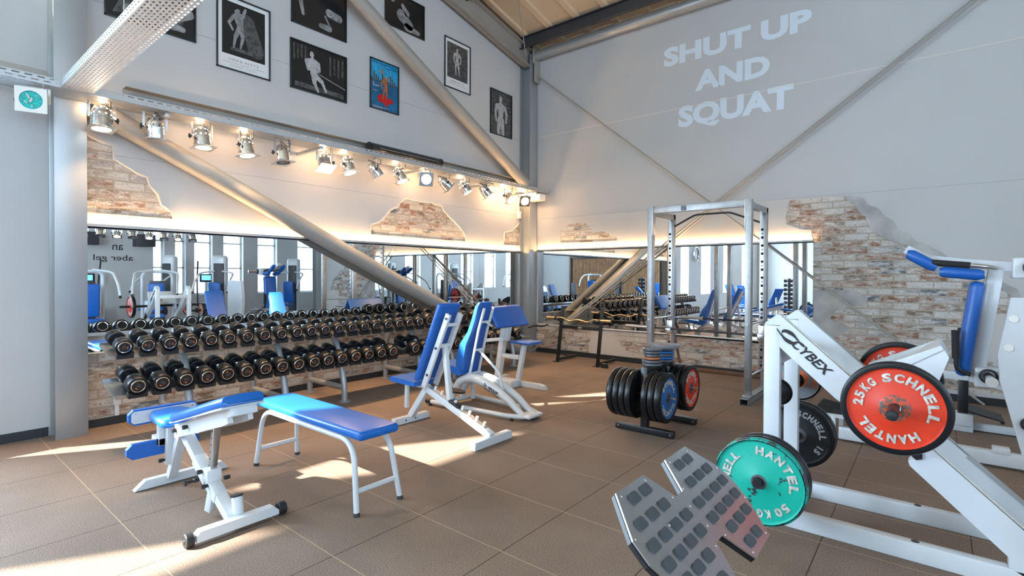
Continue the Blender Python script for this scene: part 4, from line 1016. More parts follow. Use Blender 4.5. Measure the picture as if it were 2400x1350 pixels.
obj('cross_member', MB().b2((-.775, 3.38, .985), (-.72, 3.87, 1.05), .004), 'white_metal', t)
obj('cross_member', MB().b2((-.775, 3.38, .02), (-.70, 3.87, .08), .004), 'white_metal', t)
obj('cross_member', MB().b2((.64, 3.38, .0), (.72, 3.87, .08), .004), 'white_metal', t)
obj('gusset', MB().prism([(-.70, 1.03), (-.70, .93), (-.56, 1.03)], (0, 3.44, 0), (1, 0, 0), (0, 0, 1), .02), 'white_metal', t)
mb = MB(); dtx = Vector((.74, 0, -.672)).normalized(); utx = Vector((.672, 0, .74)).normalized()
fittext(mb, 'CYBEX', (-.528, 3.318, .995), dtx, utx, .245, .052, .022, .28, .003)
obj('lettering', mb, 'text_black', t)
mb = MB()
def crescent(mb, c, u, v, r, a0, a1, off, y):
    out = []; inn = []
    for k in range(17):
        a = math.radians(a0+(a1-a0)*k/16); out.append((r*1.35*math.cos(a), r*.8*math.sin(a)))
        w_ = math.sin(PI*k/16)**.8*off; inn.append(((r*1.35-w_)*math.cos(a), (r*.8-w_*.7)*math.sin(a)))
    mb.prism(out+inn[::-1], Vector(c)+Vector((0, y, 0)), u, v, .002)
crescent(mb, (-.643, 3.318, 1.108), dtx, utx, .036, 20, 215, .030, 0)
crescent(mb, (-.643, 3.318, 1.098), dtx, utx, .036, 200, 395, .030, 0)
mb.prism([(.0, .030), (.075, .012), (.085, .004), (.06, .010), (.0, .024)], (-.643, 3.3175, 1.108), dtx, utx, .002)
mb.prism([(-.0, -.030), (-.075, -.012), (-.085, -.004), (-.06, -.010), (.0, -.024)], (-.643, 3.3175, 1.098), dtx, utx, .002)
obj('emblem', mb, 'text_black', t)
# storage pegs
for y, s_, z, x, ln in ((3.32, -1, .355, -.712, .40), (3.925, 1, .33, -.735, .36), (3.925, 1, .73, -.74, .30), (3.385, 1, .745, -.735, .12)):
    obj('storage_peg', MB().cyl((x, y, z), (x, y+s_*ln, z), .0235, 18), 'black_metal', t)
obj('stop_hook', MB().prism([(-.20, .655), (-.06, .525), (-.035, .535), (-.035, .56), (-.17, .69)], (0, 3.34, 0), (1, 0, 0), (0, 0, 1), .03), 'black_metal', t)
obj('scale_decal', MB().beam((.20, 3.924, .412), (.50, 3.924, .14), .0, .02, 0) if False else MB().prism([(.15, .44), (.42, .20), (.43, .22), (.17, .455)], (0, 3.856, 0), (1, 0, 0), (0, 0, 1), .002), 'text_grey', t)
# carriage
obj('carriage_axle', MB().cyl((-.14, 2.90, .822), (-.17, 4.38, .822), .0245, 20), 'black_metal', t)
obj('axle_cap', MB().lathe([(.0245, 0), (.0245, .018), (.020, .028), (.0, .031)], (-.14, 2.925, .822), (-.02, -1, 0), 20), 'black_rubber', t)
for y in (3.42, 3.80):
    obj('yoke_arm', MB().prism([(-.30, .80), (-.28, .75), (-.13, .80), (.02, .90), (.065, 1.045), (.035, 1.105), (-.30, .93)], (0, y+.012, 0), (1, 0, 0), (0, 0, 1), .024), 'white_metal', t)
obj('yoke_cross', MB().prism([(-.32, .87), (.03, 1.105), (.042, 1.085), (-.30, .85)], (0, 3.82, 0), (1, 0, 0), (0, 0, 1), .42), 'white_metal', t)
obj('yoke_brace', MB().beam((.055, 3.62, 1.05), (-.02, 3.62, .86), .40, .02, .003), 'white_metal', t)
obj('back_pad', MB().beam((.30, 3.62, .33), (.62, 3.62, .03), .34, .06, .02), 'blue_vinyl', t) if False else None
obj('blue_side_trim', MB().prism([(.335, .275), (.345, .285), (.60, .05), (.56, .05)], (0, 3.385, 0), (1, 0, 0), (0, 0, 1), .004), 'blue_vinyl', t)
grp2 = 'plates hung on the squat machine'
LT25 = [('25', -93, -63, False), ('KG', -60, -32, False), ('SCHNELL', -22, 112, False), ('HANTEL', 140, 246, False)]
pl = plate((-.139, 3.06, .822), (0, -1, 0), .222, .055, 'red_enamel', 'big red plate marked 25 KG on the near side of the squat machine', grp2, letters=LT25, lip=.13, hub=.34, hubmat='red_worn', n=72)
plate((-.165, 4.02, .822), (0, -1, 0), .222, .055, 'red_enamel', 'big red plate on the far side of the squat machine, partly hidden', grp2, letters=LT25, lip=.13, hub=.34, hubmat='red_worn', n=64)
LTG = [('HANTEL', -8, 100, False), ('50', 122, 152, False), ('KG', 158, 184, False), ('SCHNELL', 215, 322, False)]
plate((-.712, 2.95, .355), (0, -1, 0), .232, .045, 'green_chipped', 'chipped green plate marked 50 KG at the front of the near storage peg', grp2, letters=LTG, lip=.055, hub=.20, tire='green_worn_rim', hubmat='hub_grey', n=72, lw=.10)
plate((-.712, 3.005, .355), (0, -1, 0), .230, .042, 'black_metal', 'plate with worn blue-black rim right behind the chipped green plate', grp2, lip=.1, tire='black_rubber_soft', n=64)
plate((-.712, 3.055, .355), (0, -1, 0), .230, .045, 'black_metal', 'dark plate third from the front on the near storage peg', grp2, lip=.1, tire='black_rubber_soft', n=64)
plate((-.725, 3.14, .35), (0, -1, 0), .165, .035, 'grey_orange_worn', 'smaller dark plate with orange lettering inside the near storage peg', grp2, letters=[('HANTEL', -30, 45, False), ('10 KG', 60, 120, False)], lip=.08, lm='orange_paint')
plate((-.735, 4.10, .33), (0, -1, 0), .228, .05, 'black_metal', 'large black plate with faded grey lettering on the far lower peg', grp2, letters=[('SCHNELL', -5, 95, False), ('15', 110, 135, False)], lip=.12, lm='text_grey', n=64)
plate((-.735, 4.165, .33), (0, -1, 0), .230, .05, 'black_metal', 'large black plate hidden behind the grey-lettered one on the far lower peg', grp2, lip=.12, n=64)
plate((-.74, 4.10, .73), (0, -1, 0), .152, .035, 'grey_orange_worn', 'medium plate with orange face and rings on the far upper peg', grp2, letters=[('20 KG', -35, 20, False), ('SCHNELL', 50, 125, False)], lip=.06, hub=.50, lm='orange_paint', hubmat='orange_paint')
plate((-.735, 3.47, .745), (0, -1, 0), .082, .03, 'black_metal', 'small black plate on the short inner peg of the squat machine', grp2, lip=.1, hub=.35)
plate((-.735, 4.02, .73), (0, -1, 0), .050, .03, 'black_metal', 'tiny dark plate in front of the orange faced plate', grp2, lip=.1, hub=.55)

# ------------------------------------------------------------------ leg press foot plate in the foreground
S9 = .90
def fp(p): q = CAM+(Vector(p)-CAM)*S9; return q
a39 = math.radians(39); FU = Vector((0, 1, 0)); FV = Vector((math.cos(a39), 0, -math.sin(a39)))   # across, down the slope
FO = fp((-.9, 2.046, .648)); FN = Vector((math.sin(a39), 0, math.cos(a39)))
def q2(y, x): return ((y-2.046)*S9, (x+.9)/math.cos(a39)*S9)
sh = [q2(1.703, -.9), q2(1.935, -.9), q2(2.012, -.795), q2(2.081, -.795), q2(2.150, -.9), q2(2.383, -.9), q2(2.49, -.781), q2(2.50, -.715), q2(2.479, -.654), q2(2.381, -.532), q2(2.152, -.529),
      q2(2.081, -.634), q2(2.012, -.634), q2(1.935, -.529), q2(1.703, -.532), q2(1.612, -.654), q2(1.59, -.715), q2(1.60, -.781)]
t = thing('leg_press_foot_plate', 'angled aluminium foot plate with rubber studs on a black post in the foreground', 'foot plate', (-.66, 1.85, 0))
plm = obj('metal_plate', MB().prism(sh, FO, FV, FU, -.006) if False else MB().prism([(b_, a) for a, b_ in sh], FO, FV, FU, .006), 'aluminium', t, 20)
obj('backing_board', MB().prism([(b_*1.0, a) for a, b_ in sh], FO-FN*.004, FV, FU, -.016), 'black_metal', t, 20)
rows = [(-.862, (1.774, 1.872)), (-.862, (2.215, 2.312)), (-.80, (1.70, 1.80, 1.90)), (-.80, (2.186, 2.286, 2.386)), (-.74, (1.675, 1.775, 1.875, 1.975)), (-.74, (2.118, 2.218, 2.318, 2.418)),
        (-.685, (1.675, 1.775, 1.875, 1.975)), (-.685, (2.118, 2.218, 2.318, 2.418)), (-.63, (1.70, 1.80, 1.90)), (-.63, (2.186, 2.286, 2.386)), (-.568, (1.774, 1.872)), (-.568, (2.215, 2.312))]
sd = []
first = None
Rm = Matrix((FU, FV, FN)).transposed()
for x, ys in rows:
    for y in ys:
        a, b_ = q2(y, x); c = FO+FU*a+FV*b_+FN*.009
        if first is None:
            mb = MB().box(c, (.060*.9, .040*.9, .012), .0, R=Rm); mb = MB()
            ring = []
            for qx, qy, a0 in ((1, 1, 0), (-1, 1, 90), (-1, -1, 180), (1, -1, 270)):
                for k in range(5):
                    an = math.radians(a0+90*k/4); ring.append((qx*.016+.012*math.cos(an), qy*.007+.012*math.sin(an)))
            mb.prism(ring, c-FN*.004, FU, FV, -.008)
            first = obj('rubber_stud', mb, 'stud_rubber', plm); fc = c
        else:
            k = first.copy(); COL.objects.link(k); k.location = first.location+(c-fc)
mb = MB()
for (y, x) in ((1.72, -.885), (1.92, -.885), (1.99, -.80), (2.10, -.80), (2.17, -.885), (2.37, -.885), (2.47, -.78), (2.465, -.655), (2.37, -.545), (2.17, -.545), (2.10, -.63), (1.99, -.63), (1.92, -.545), (1.72, -.545), (1.63, -.655), (1.62, -.78), (2.045, -.75), (2.045, -.68), (1.84, -.75), (2.25, -.75)):
    a, b_ = q2(y, x); c = FO+FU*a+FV*b_+FN*.006; mb.lathe([(.0055, 0), (.004, .002), (0, .0025)], c, FN, 10)
obj('rivets', mb, 'aluminium', plm)
pc = FO+FV*((.185)/math.cos(a39)*S9)
obj('support_post', MB().b2((pc.x-.05, pc.y-.05, .06), (pc.x+.03, pc.y+.05, pc.z-.04), .006), 'black_metal', t)
obj('support_bracket', MB().beam((pc.x-.02, pc.y+.09, pc.z-.05), (pc.x+.12, pc.y+.09, .10), .05, .05, .004), 'black_metal', t)
obj('support_bracket', MB().beam((pc.x-.02, pc.y-.16, pc.z-.05), (pc.x-.02, pc.y-.16, .06), .09, .09, .004), 'black_metal', t)
obj('base_foot', MB().b2((pc.x-.12, pc.y-.32, 0), (pc.x+.10, pc.y+.30, .06), .006), 'black_metal', t)

# ------------------------------------------------------------------ standing press machine with blue pads (right edge)
t = thing('standing_press_machine', 'white standing press machine with blue back pad and shoulder pads', 'strength machine', (.2, 6.0, 0))
obj('back_pad', MB().beam((.29, 6.0, 1.40), (.185, 6.0, .63), .30, .085, .035, (1, 0, 0)) if False else MB().box((.245, 6.0, 1.01), (.10, .30, .82), .045, 5, R=Matrix.Rotation(math.radians(7), 3, 'Y')), 'blue_vinyl', t, 50)
obj('frame_post', MB().beam((.41, 6.0, 1.52), (.29, 6.0, .55), .09, .10, .005, (1, 0, 0)), 'white_metal', t)
obj('pad_spine', MB().beam((.345, 6.0, 1.46), (.262, 6.0, .68), .07, .012, .003, (1, 0, 0)), 'white_metal', t)
obj('shoulder_arm', MB().rtube([(-.20, 6.0, 1.71), (-.05, 6.0, 1.615), (.20, 6.0, 1.575), (.62, 6.0, 1.53)], .08, .075, (0, 1, 0)), 'white_metal', t)
for yy in (5.88, 6.12):
    obj('shoulder_pad', MB().tube([(-.19, yy, 1.665), (-.16, yy, 1.655), (-.02, yy, 1.56), (.02, yy, 1.535)], [.035, .048, .048, .034], 14), 'blue_vinyl', t, 60)
    obj('shoulder_pad', MB().tube([(.04, yy, 1.50), (.07, yy, 1.50), (.29, yy, 1.475), (.33, yy, 1.475)], [.033, .048, .048, .034], 14), 'blue_vinyl', t, 60)
    h = obj('handle', MB().tube(arcpath([(.06, yy-.02, 1.575), (.33, yy-.02, 1.545), (.40, yy+.05, 1.53)], .04), .017, 12), 'chrome_soft', t)
    obj('grip', MB().cyl((-.01, yy-.022, 1.583), (.24, yy-.022, 1.555), .026, 14), 'black_foam', h)
for x, y in ((.14, 5.82), (.19, 6.12)):
    h = obj('hand_lever', MB().tube(arcpath([(x+.01, y, .98), (x+.02, y, .66), (x+.11, y, .63)], .05), .018, 12), 'black_metal', t)
    obj('grip', MB().cyl((x+.008, y, 1.0), (x+.014, y, .76), .027, 14), 'black_foam', h)
obj('pivot_block', MB().box((.36, 5.97, .60), (.17, .14, .17), .02, 3), 'white_metal', t)
hb = obj('pivot_ring', MB().lathe([(.045, 0), (.062, .004), (.062, .018), (.045, .022)], (.365, 5.895, .62), (0, -1, 0), 24), 'black_rubber', t)
obj('peg', MB().cyl((.365, 5.90, .62), (.375, 5.72, .60), .036, 20), 'chrome', hb)
obj('peg_end', MB().cyl((.375, 5.725, .60), (.376, 5.70, .60), .040, 20), 'white_plastic', hb)
obj('pivot_block', MB().box((.60, 5.95, 1.53), (.20, .16, .17), .015, 3), 'white_metal', t)
hb = obj('pivot_ring', MB().lathe([(.045, 0), (.064, .004), (.064, .018), (.045, .022)], (.62, 5.865, 1.535), (0, -1, 0), 24), 'black_rubber', t)
obj('peg', MB().cyl((.62, 5.87, 1.535), (.66, 5.66, 1.54), .038, 20), 'chrome', hb)
obj('lower_arm', MB().beam((.40, 5.95, .575), (.75, 5.7, .50), .07, .09, .004), 'white_metal', t)
obj('mid_bar', MB().beam((-.05, 6.5, .525), (.62, 6.5, .49), .06, .075, .004), 'white_metal', t)
obj('black_post', MB().b2((.19, 6.46, .13), (.265, 6.54, .48), .004), 'black_metal', t)
obj('post_shoe', MB().b2((.16, 6.42, .06), (.30, 6.58, .17), .006), 'white_metal', t)
for (a, b_) in (((.02, 6.44, 0), (.30, 6.62, .085)), ((.30, 6.52, .01), (.95, 6.58, .075))): obj('base_rail', MB().b2(a, b_, .006), 'white_metal', t)
obj('base_rail', MB().b2((-.64, 5.36, .02), (1.1, 5.43, .125), .006), 'white_metal', t)
for x0, x1, y0, y1, z0, z1, tilt in ((.28, .48, 6.30, 6.62, .20, .13, 0), ):
    obj('foot_step', MB().prism([(.26, .235), (.50, .175), (.50, .15), (.475, .15), (.475, .17), (.26, .215)], (0, 6.62, 0), (1, 0, 0), (0, 0, 1), .34), 'black_rubber', t)
stp = obj('foot_step', MB().prism([(-.84, .245), (-.50, .195), (-.50, .175), (-.84, .225)], (0, 5.92, 0), (1, 0, 0), (0, 0, 1), .52), 'black_rubber', t)
mb = MB()
for k in range(12): mb.beam((-.83, 5.42+.043*k, .246), (-.51, 5.42+.043*k, .197), .012, .005, 0)
obj('step_ribs', mb, 'black_foam', stp)
obj('step_frame', MB().b2((-.70, 5.38, .0), (-.665, 5.41, .21), .003).b2((-.70, 5.88, .0), (-.665, 5.91, .21), .003).b2((-.84, 5.385, .195), (-.50, 5.405, .225)), 'white_metal', t)
obj('side_column', MB().prism([(.385, .86), (.40, .66), (.545, .04), (1.2, .04), (1.2, 1.32), (.455, 1.30)], (0, 5.46, 0), (1, 0, 0), (0, 0, 1), .06), 'white_metal', t, 15)
for x, z in ((.47, 1.14), (.445, .92)): obj('cover_cap', MB().cyl((x, 5.40, z), (x, 5.392, z), .028, 18), 'white_plastic', t)
obj('rail_clamp', MB().b2((.36, 5.35, .115), (.46, 5.44, .16), .006), 'white_metal', t)
obj('rubber_ring', MB().lathe([(.03, 0), (.05, .004), (.05, .02), (.03, .024)], (.56, 5.395, .36), (0, -1, 0), 20), 'black_rubber', t)

# ------------------------------------------------------------------ cable trays
TX0, TX1, TZ = -5.885, -5.58, 2.985
t = thing('cable_tray', 'long perforated galvanised cable tray carrying the spotlights along the left wall', 'cable tray', (-5.73, 3.4, TZ))
obj('tray_floor', MB().b2((TX0, -1.5, TZ), (TX1, 7.94, TZ+.002)), 'tray_bottom_y', t)
obj('tray_side', MB().b2((TX1-.002, -1.5, TZ), (TX1, 7.94, TZ+.065)), 'tray_side_y', t)
obj('tray_side', MB().b2((TX0, -1.5, TZ), (TX0+.002, 7.94, TZ+.065)), 'tray_side_y', t)
obj('tray_lip', MB().b2((TX1-.004, -1.5, TZ+.063), (TX1+.002, 7.94, TZ+.068)), 'galvanised', t)
mb = None
for y in (.3, 1.72, 3.30, 4.9, 6.35, 7.55):
    obj('wall_bracket', MB().b2((XL+.005, y-.02, TZ-.045), (TX1-.02, y+.02, TZ-.012), .002), 'galvanised', t)
struct('wall_channel', MB().b2((-6.13, 1.50, 3.175), (-6.02, 7.72, 3.18)).b2((-6.13, 1.50, 3.255), (-6.02, 7.72, 3.26)).b2((-6.13, 1.50, 3.18), (-6.122, 7.72, 3.255)), 'beam_paint')
t = thing('cable_tray', 'bright perforated cable tray crossing overhead from the left wall tray toward the viewer', 'cable tray', (-3.5, 1.05, TZ+.002))
TZ2 = TZ+.003
obj('tray_floor', MB().b2((-5.575, .945, TZ2), (3.4, 1.155, TZ2+.002)), 'tray_bottom_x', t)
obj('tray_side', MB().b2((-5.575, .945, TZ2), (3.4, .947, TZ2+.065)), 'tray_side_x', t)
obj('tray_side', MB().b2((-5.575, 1.153, TZ2), (3.4, 1.155, TZ2+.065)), 'tray_side_x', t)
w_ = tag(obj('hanging_wire', MB().cyl((-4.25, 1.05, TZ2), (-4.25, 1.05, 6.9), .004, 6), 'chrome_soft'), 'thin steel wire holding up the crossing cable tray', 'wire')
t = thing('cable_tray', 'perforated cable tray with spotlights above the far hall, seen in the left mirror', 'cable tray', (3.3, 4.0, 2.62))
obj('tray_floor', MB().b2((3.15, 1.2, 2.62), (3.45, 5.7, 2.622)), 'tray_bottom_y', t)
obj('tray_side', MB().b2((3.15, 1.2, 2.62), (3.152, 5.7, 2.685)), 'tray_side_y', t)
for y in (1.4, 3.4, 5.4): tag(obj('hanging_wire', MB().cyl((3.3, y, 2.62), (3.3, y, 6.0), .004, 6), 'chrome_soft'), 'thin wire holding the far hall cable tray, seen in the mirror', 'wire', 'wires of the far tray')

# ------------------------------------------------------------------ par spotlights
def par_can(x, y, z, d, lit, label, kind='lens', zt=TZ, side=1, power=SPOT, group='par spotlights under the long tray'):
    """z = pivot height, d = beam direction"""
    d = Vector(d).normalized()
    t = thing('par_spotlight', label, 'spotlight', (x, y, zt), group)
    P = Vector((x, y, z)); R_ = .082; hz = Vector((0, 0, 1)).cross(d)
    if hz.length < .15: hz = Vector((0, 1, 0))
    hz.normalize()
    # body: from rounded back to the lens
    prof = [(0, -.125), (.018, -.125), (.020, -.112), (.040, -.102), (.062, -.075), (.074, -.040), (.078, -.010), (.081, -.008), (.081, .002), (.078, .004), (.081, .05), (.084, .052), (.084, .060), (.081, .062), (.082, .088), (.090, .092), (.079, .092), (.079, .05)]
    can = obj('can', MB().lathe(prof, P, d, 28), 'can_metal', t, 40)
    a = d.orthogonal().normalized(); b = d.cross(a)
    mb = MB()
    for k in range(10):
        an = 2*PI*k/10; q = P+d*-.030+(a*math.cos(an)+b*math.sin(an))*.0755; n_ = (a*math.cos(an)+b*math.sin(an)-d*.2).normalized()
        mb.cyl(q, q+n_*.0015, .0065, 8)
    for k in range(8):
        an = 2*PI*(k+.5)/8; q = P+d*-.083+(a*math.cos(an)+b*math.sin(an))*.0575; n_ = (a*math.cos(an)+b*math.sin(an)-d*1.0).normalized()
        mb.cyl(q, q+n_*.0015, .0065, 8)
    obj('vent_holes', mb, 'lens_lit' if lit else 'dark_void', can)
    # square gel frame with round hole
    u = hz; v = d.cross(u); c = P+d*.098; s_ = .098; ring = []; sq = []
    for k in range(32):
        an = 2*PI*k/32; ring.append(c+(u*math.cos(an)+v*math.sin(an))*.072)
        m_ = max(abs(math.cos(an)), abs(math.sin(an))); sq.append(c+(u*math.cos(an)+v*math.sin(an))*(s_/m_))
    mb = MB(); vs = ring+sq+[q+d*.003 for q in ring]+[q+d*.003 for q in sq]; fs = []
    for k in range(32):
        k2 = (k+1) % 32; fs += [[k, k2, 32+k2, 32+k], [64+k, 96+k, 96+k2, 64+k2], [32+k, 32+k2, 96+k2, 96+k], [k, 64+k, 64+k2, k2]]
    gf = obj('gel_frame', mb.add(vs, fs), 'white_plastic' if kind == 'gobo' else 'aluminium', t, 30)
    lm = {'lens': 'lens_lit' if lit else 'lens_off', 'red': 'lens_red', 'gobo': 'turquoise'}[kind]
    obj('lens', MB().cyl(c-d*.014, c-d*.010, .0725, 28), lm, t)
    if not lit and kind != 'gobo':
        mb = MB()
        for k in range(-4, 5):
            hh = math.sqrt(max(0, .071**2-(k*.015)**2)); mb.cyl(c+u*k*.015-v*hh-d*.004, c+u*k*.015+v*hh-d*.004, .0012, 5)
        obj('wire_grille', mb, 'dark_steel', gf)
    if kind == 'gobo':
        mb = MB()
        for qx, qy, w2, h2, an in ((-.02, .03, .012, .05, .5), (.0, .0, .016, .045, -.2), (-.035, -.02, .01, .03, .9), (.005, -.045, .010, .022, .2), (.03, .035, .006, .018, .6)):
            cc = c+u*qx+v*qy+d*.001; uu = u*math.cos(an)+v*math.sin(an); vv = d.cross(uu)
            mb.prism([(-w2*.6, -h2*.5), (w2*.3, -h2*.42), (w2*.6, h2*.1), (w2*.2, h2*.5), (-w2*.3, h2*.3)], cc, uu, vv, .002)
        obj('torn_gel', mb, 'plaster_edge', gf)
    # yoke
    top = Vector((x, y, zt-.008)); A = P+hz*.093; B = P-hz*.093
    ta = Vector((A.x, A.y, zt-.012)); tb = Vector((B.x, B.y, zt-.012))
    yk = obj('yoke', MB().beam(A, ta, .018, .004, .0, d).beam(B, tb, .018, .004, .0, d).beam(ta, tb, .018, .004, .0), 'chrome_soft', t)
    K = A if side > 0 else B; hk = hz*side; mb = MB().cyl(K, K+hk*.016, .008, 10).cyl(K+hk*.014, K+hk*.028, .014, 10)
    for k in range(4):
        an = PI*k/2; q = K+hk*.021+(d*math.cos(an)+hk.cross(d)*math.sin(an))*.018; mb.cyl(q-hk*.006, q+hk*.006, .007, 8)
    obj('knob', mb, 'black_rubber', yk)
    obj('cable', MB().tube(arcpath([P-d*.122, P-d*.16, P+Vector((.06, .05, .07)), (P.x+.05, P.y+.05, zt)], .03), .004, 6), 'black_rubber' if kind != 'gobo' else 'chrome_soft', t)
    if lit:
        sp = bpy.data.lights.new('spot', 'SPOT'); sp.energy = power; sp.color = (1, .62, .33); sp.spot_size = math.radians(95); sp.spot_blend = .9; sp.shadow_soft_size = .06
        so_ = bpy.data.objects.new('spot', sp); COL.objects.link(so_); so_.location = c+d*.012; so_.rotation_euler = d.to_track_quat('-Z', 'Y').to_euler()
        # light that leaks out of the vented back of the can
        pt = bpy.data.lights.new('leak', 'POINT'); pt.energy = power*(.16 if y > 6.8 and x < 0 else .07); pt.color = (1, .58, .28); pt.shadow_soft_size = .03
        po = bpy.data.objects.new('leak', pt); COL.objects.link(po); po.location = P-d*.145
    return t
CANS = [ # y, z, direction, lit, kind, side, label
 (1.25, 2.835, (.10, -.06, -1), 1, 'lens', 1, 'large lit chrome spotlight nearest the grey column, lens facing straight down'),
 (1.655, 2.835, (-.12, .05, -1), 0, 'lens', -1, 'unlit chrome spotlight beside the nearest lit one, in front of the sloping tube'),
 (2.06, 2.83, (.10, .10, -1), 1, 'lens', -1, 'lit chrome spotlight, third along the tray from the grey column'),
 (2.486, 2.825, (.16, .10, -1), 1, 'lens', -1, 'lit chrome spotlight, fourth along the tray from the grey column'),
 (2.888, 2.82, (.20, .02, -1), 0, 'lens', -1, 'unlit spotlight with wire grille, fifth along the tray from the grey column'),
 (3.412, 2.83, (.45, -.05, -1), 1, 'lens', 1, 'lit spotlight tilted into the room, sixth along the tray from the grey column'),
 (3.73, 2.83, (.30, .20, -1), 1, 'lens', -1, 'lit chrome spotlight, left neighbour of the red-lensed one'),
 (4.14, 2.84, (.25, .50, -.8), 0, 'red', -1, 'unlit spotlight with a dull red lens'),
 (4.548, 2.84, (.35, .25, -1), 1, 'lens', -1, 'lit spotlight, right neighbour of the red-lensed one'),
 (5.004, 2.86, (1, -.55, -.35), 1, 'lens', 1, 'lit spotlight whose square frame faces the viewer like a sign'),
 (5.392, 2.845, (.25, .8, -.7), 0, 'lens', -1, 'unlit spotlight turned toward the corner, right of the viewer-facing one'),
 (5.822, 2.84, (.40, .45, -1), 1, 'lens', -1, 'lit spotlight, fourth along the tray from the room corner'),
 (6.301, 2.85, (.30, .6, -.8), 0, 'lens', -1, 'unlit spotlight, third along the tray from the room corner'),
 (6.895, 2.83, (.75, .0, -.8), 1, 'lens', -1, 'lit spotlight, second along the tray from the room corner'),
 (7.328, 2.83, (.80, -.55, -.55), 1, 'lens', 1, 'lit spotlight nearest the room corner, lens facing the viewer'),
]
for y, z, d, lit, kind, side, lab in CANS: par_can(-5.73, y, z, d, lit, lab, kind, TZ, side)
par_can(-5.70, .80, 2.85, (.93, -.32, -.06), 0, 'spotlight with turquoise gel in a white square frame, left of the grey column', 'gobo', TZ, -1)
for i, y in enumerate((3.02, 3.35, 3.68, 4.0, 4.35, 4.68, 5.0, 5.35)):
    par_can(3.3, y, 2.47, (-.35, -.1, -1), i % 2 == 0, 'small spotlight under the far mirrored tray, %s from its left end' % ORD[8-i], 'lens', 2.62, 1, SPOT*.4, 'par spotlights under the far tray')

# ------------------------------------------------------------------ radiant heater, sockets, boxes
t = thing('radiant_heater', 'long black radiant heater bar resting on top of the cable tray', 'heater', (-5.93, 4.85, 3.2))
obj('housing', MB().prism([(-.05, .0), (.03, -.01), (.06, .02), (.06, .08), (.02, .11), (-.05, .10)], (-5.93, 4.20, 3.14), (1, 0, 0), (0, 0, 1), -1.28), 'black_metal', t, 20)
obj('grille', MB().beam((-5.865, 4.30, 3.18), (-5.865, 5.42, 3.18), .008, .012, .002).beam((-5.865, 4.30, 3.20), (-5.865, 5.42, 3.20), .008, .012, .002), 'iron_grey', t) if False else obj('heating_tube', MB().cyl((-5.868, 4.32, 3.19), (-5.868, 5.40, 3.19), .008, 8), 'iron_grey', t)
for y in (4.19, 5.49): obj('end_cap', MB().prism([(-.055, -.005), (.033, -.015), (.066, .02), (.066, .085), (.022, .116), (-.055, .105)], (-5.93, y, 3.14), (1, 0, 0), (0, 0, 1), .012), 'black_metal', t, 20)
t = thing('socket_strip', 'white vertical strip of three wall sockets low on the brick beside the column', 'socket', (-6.13, 1.45, .2))
obj('cover', MB().b2((-6.165, 1.41, .185), (-6.115, 1.475, .365), .006), 'white_plastic', t)
obj('cable_duct', MB().b2((-6.16, 1.425, .08), (-6.125, 1.46, .185), .002), 'white_plastic', t)
for z in (.215, .275, .335):
    s_ = obj('socket', MB().lathe([(.0, -.004), (.019, -.004), (.021, .001), (.024, .0015), (.025, 0)], (-6.115, 1.442, z), (1, 0, 0), 24), 'white_metal', t)
    obj('pin_hole', MB().cyl((-6.118, 1.434, z), (-6.1185, 1.434, z), .0028, 8).cyl((-6.118, 1.450, z), (-6.1185, 1.450, z), .0028, 8), 'dark_void', s_)
t = thing('switch_box', 'small cream switch box on a white duct beside the corner column', 'switch box', (-6.12, 7.69, 2.6))
obj('box', MB().b2((-6.14, 7.64, 2.54), (-6.09, 7.72, 2.68), .006), 'white_plastic', t)
obj('duct', MB().b2((-6.14, 7.66, 2.68), (-6.115, 7.70, 2.985), .002), 'white_plastic', t)
t = tag(obj('emergency_light', MB().b2((-5.87, 7.62, 2.84), (-5.58, 7.80, 2.96), .015), 'white_plastic'), 'cream box fixed under the tray end at the corner column', 'lamp')

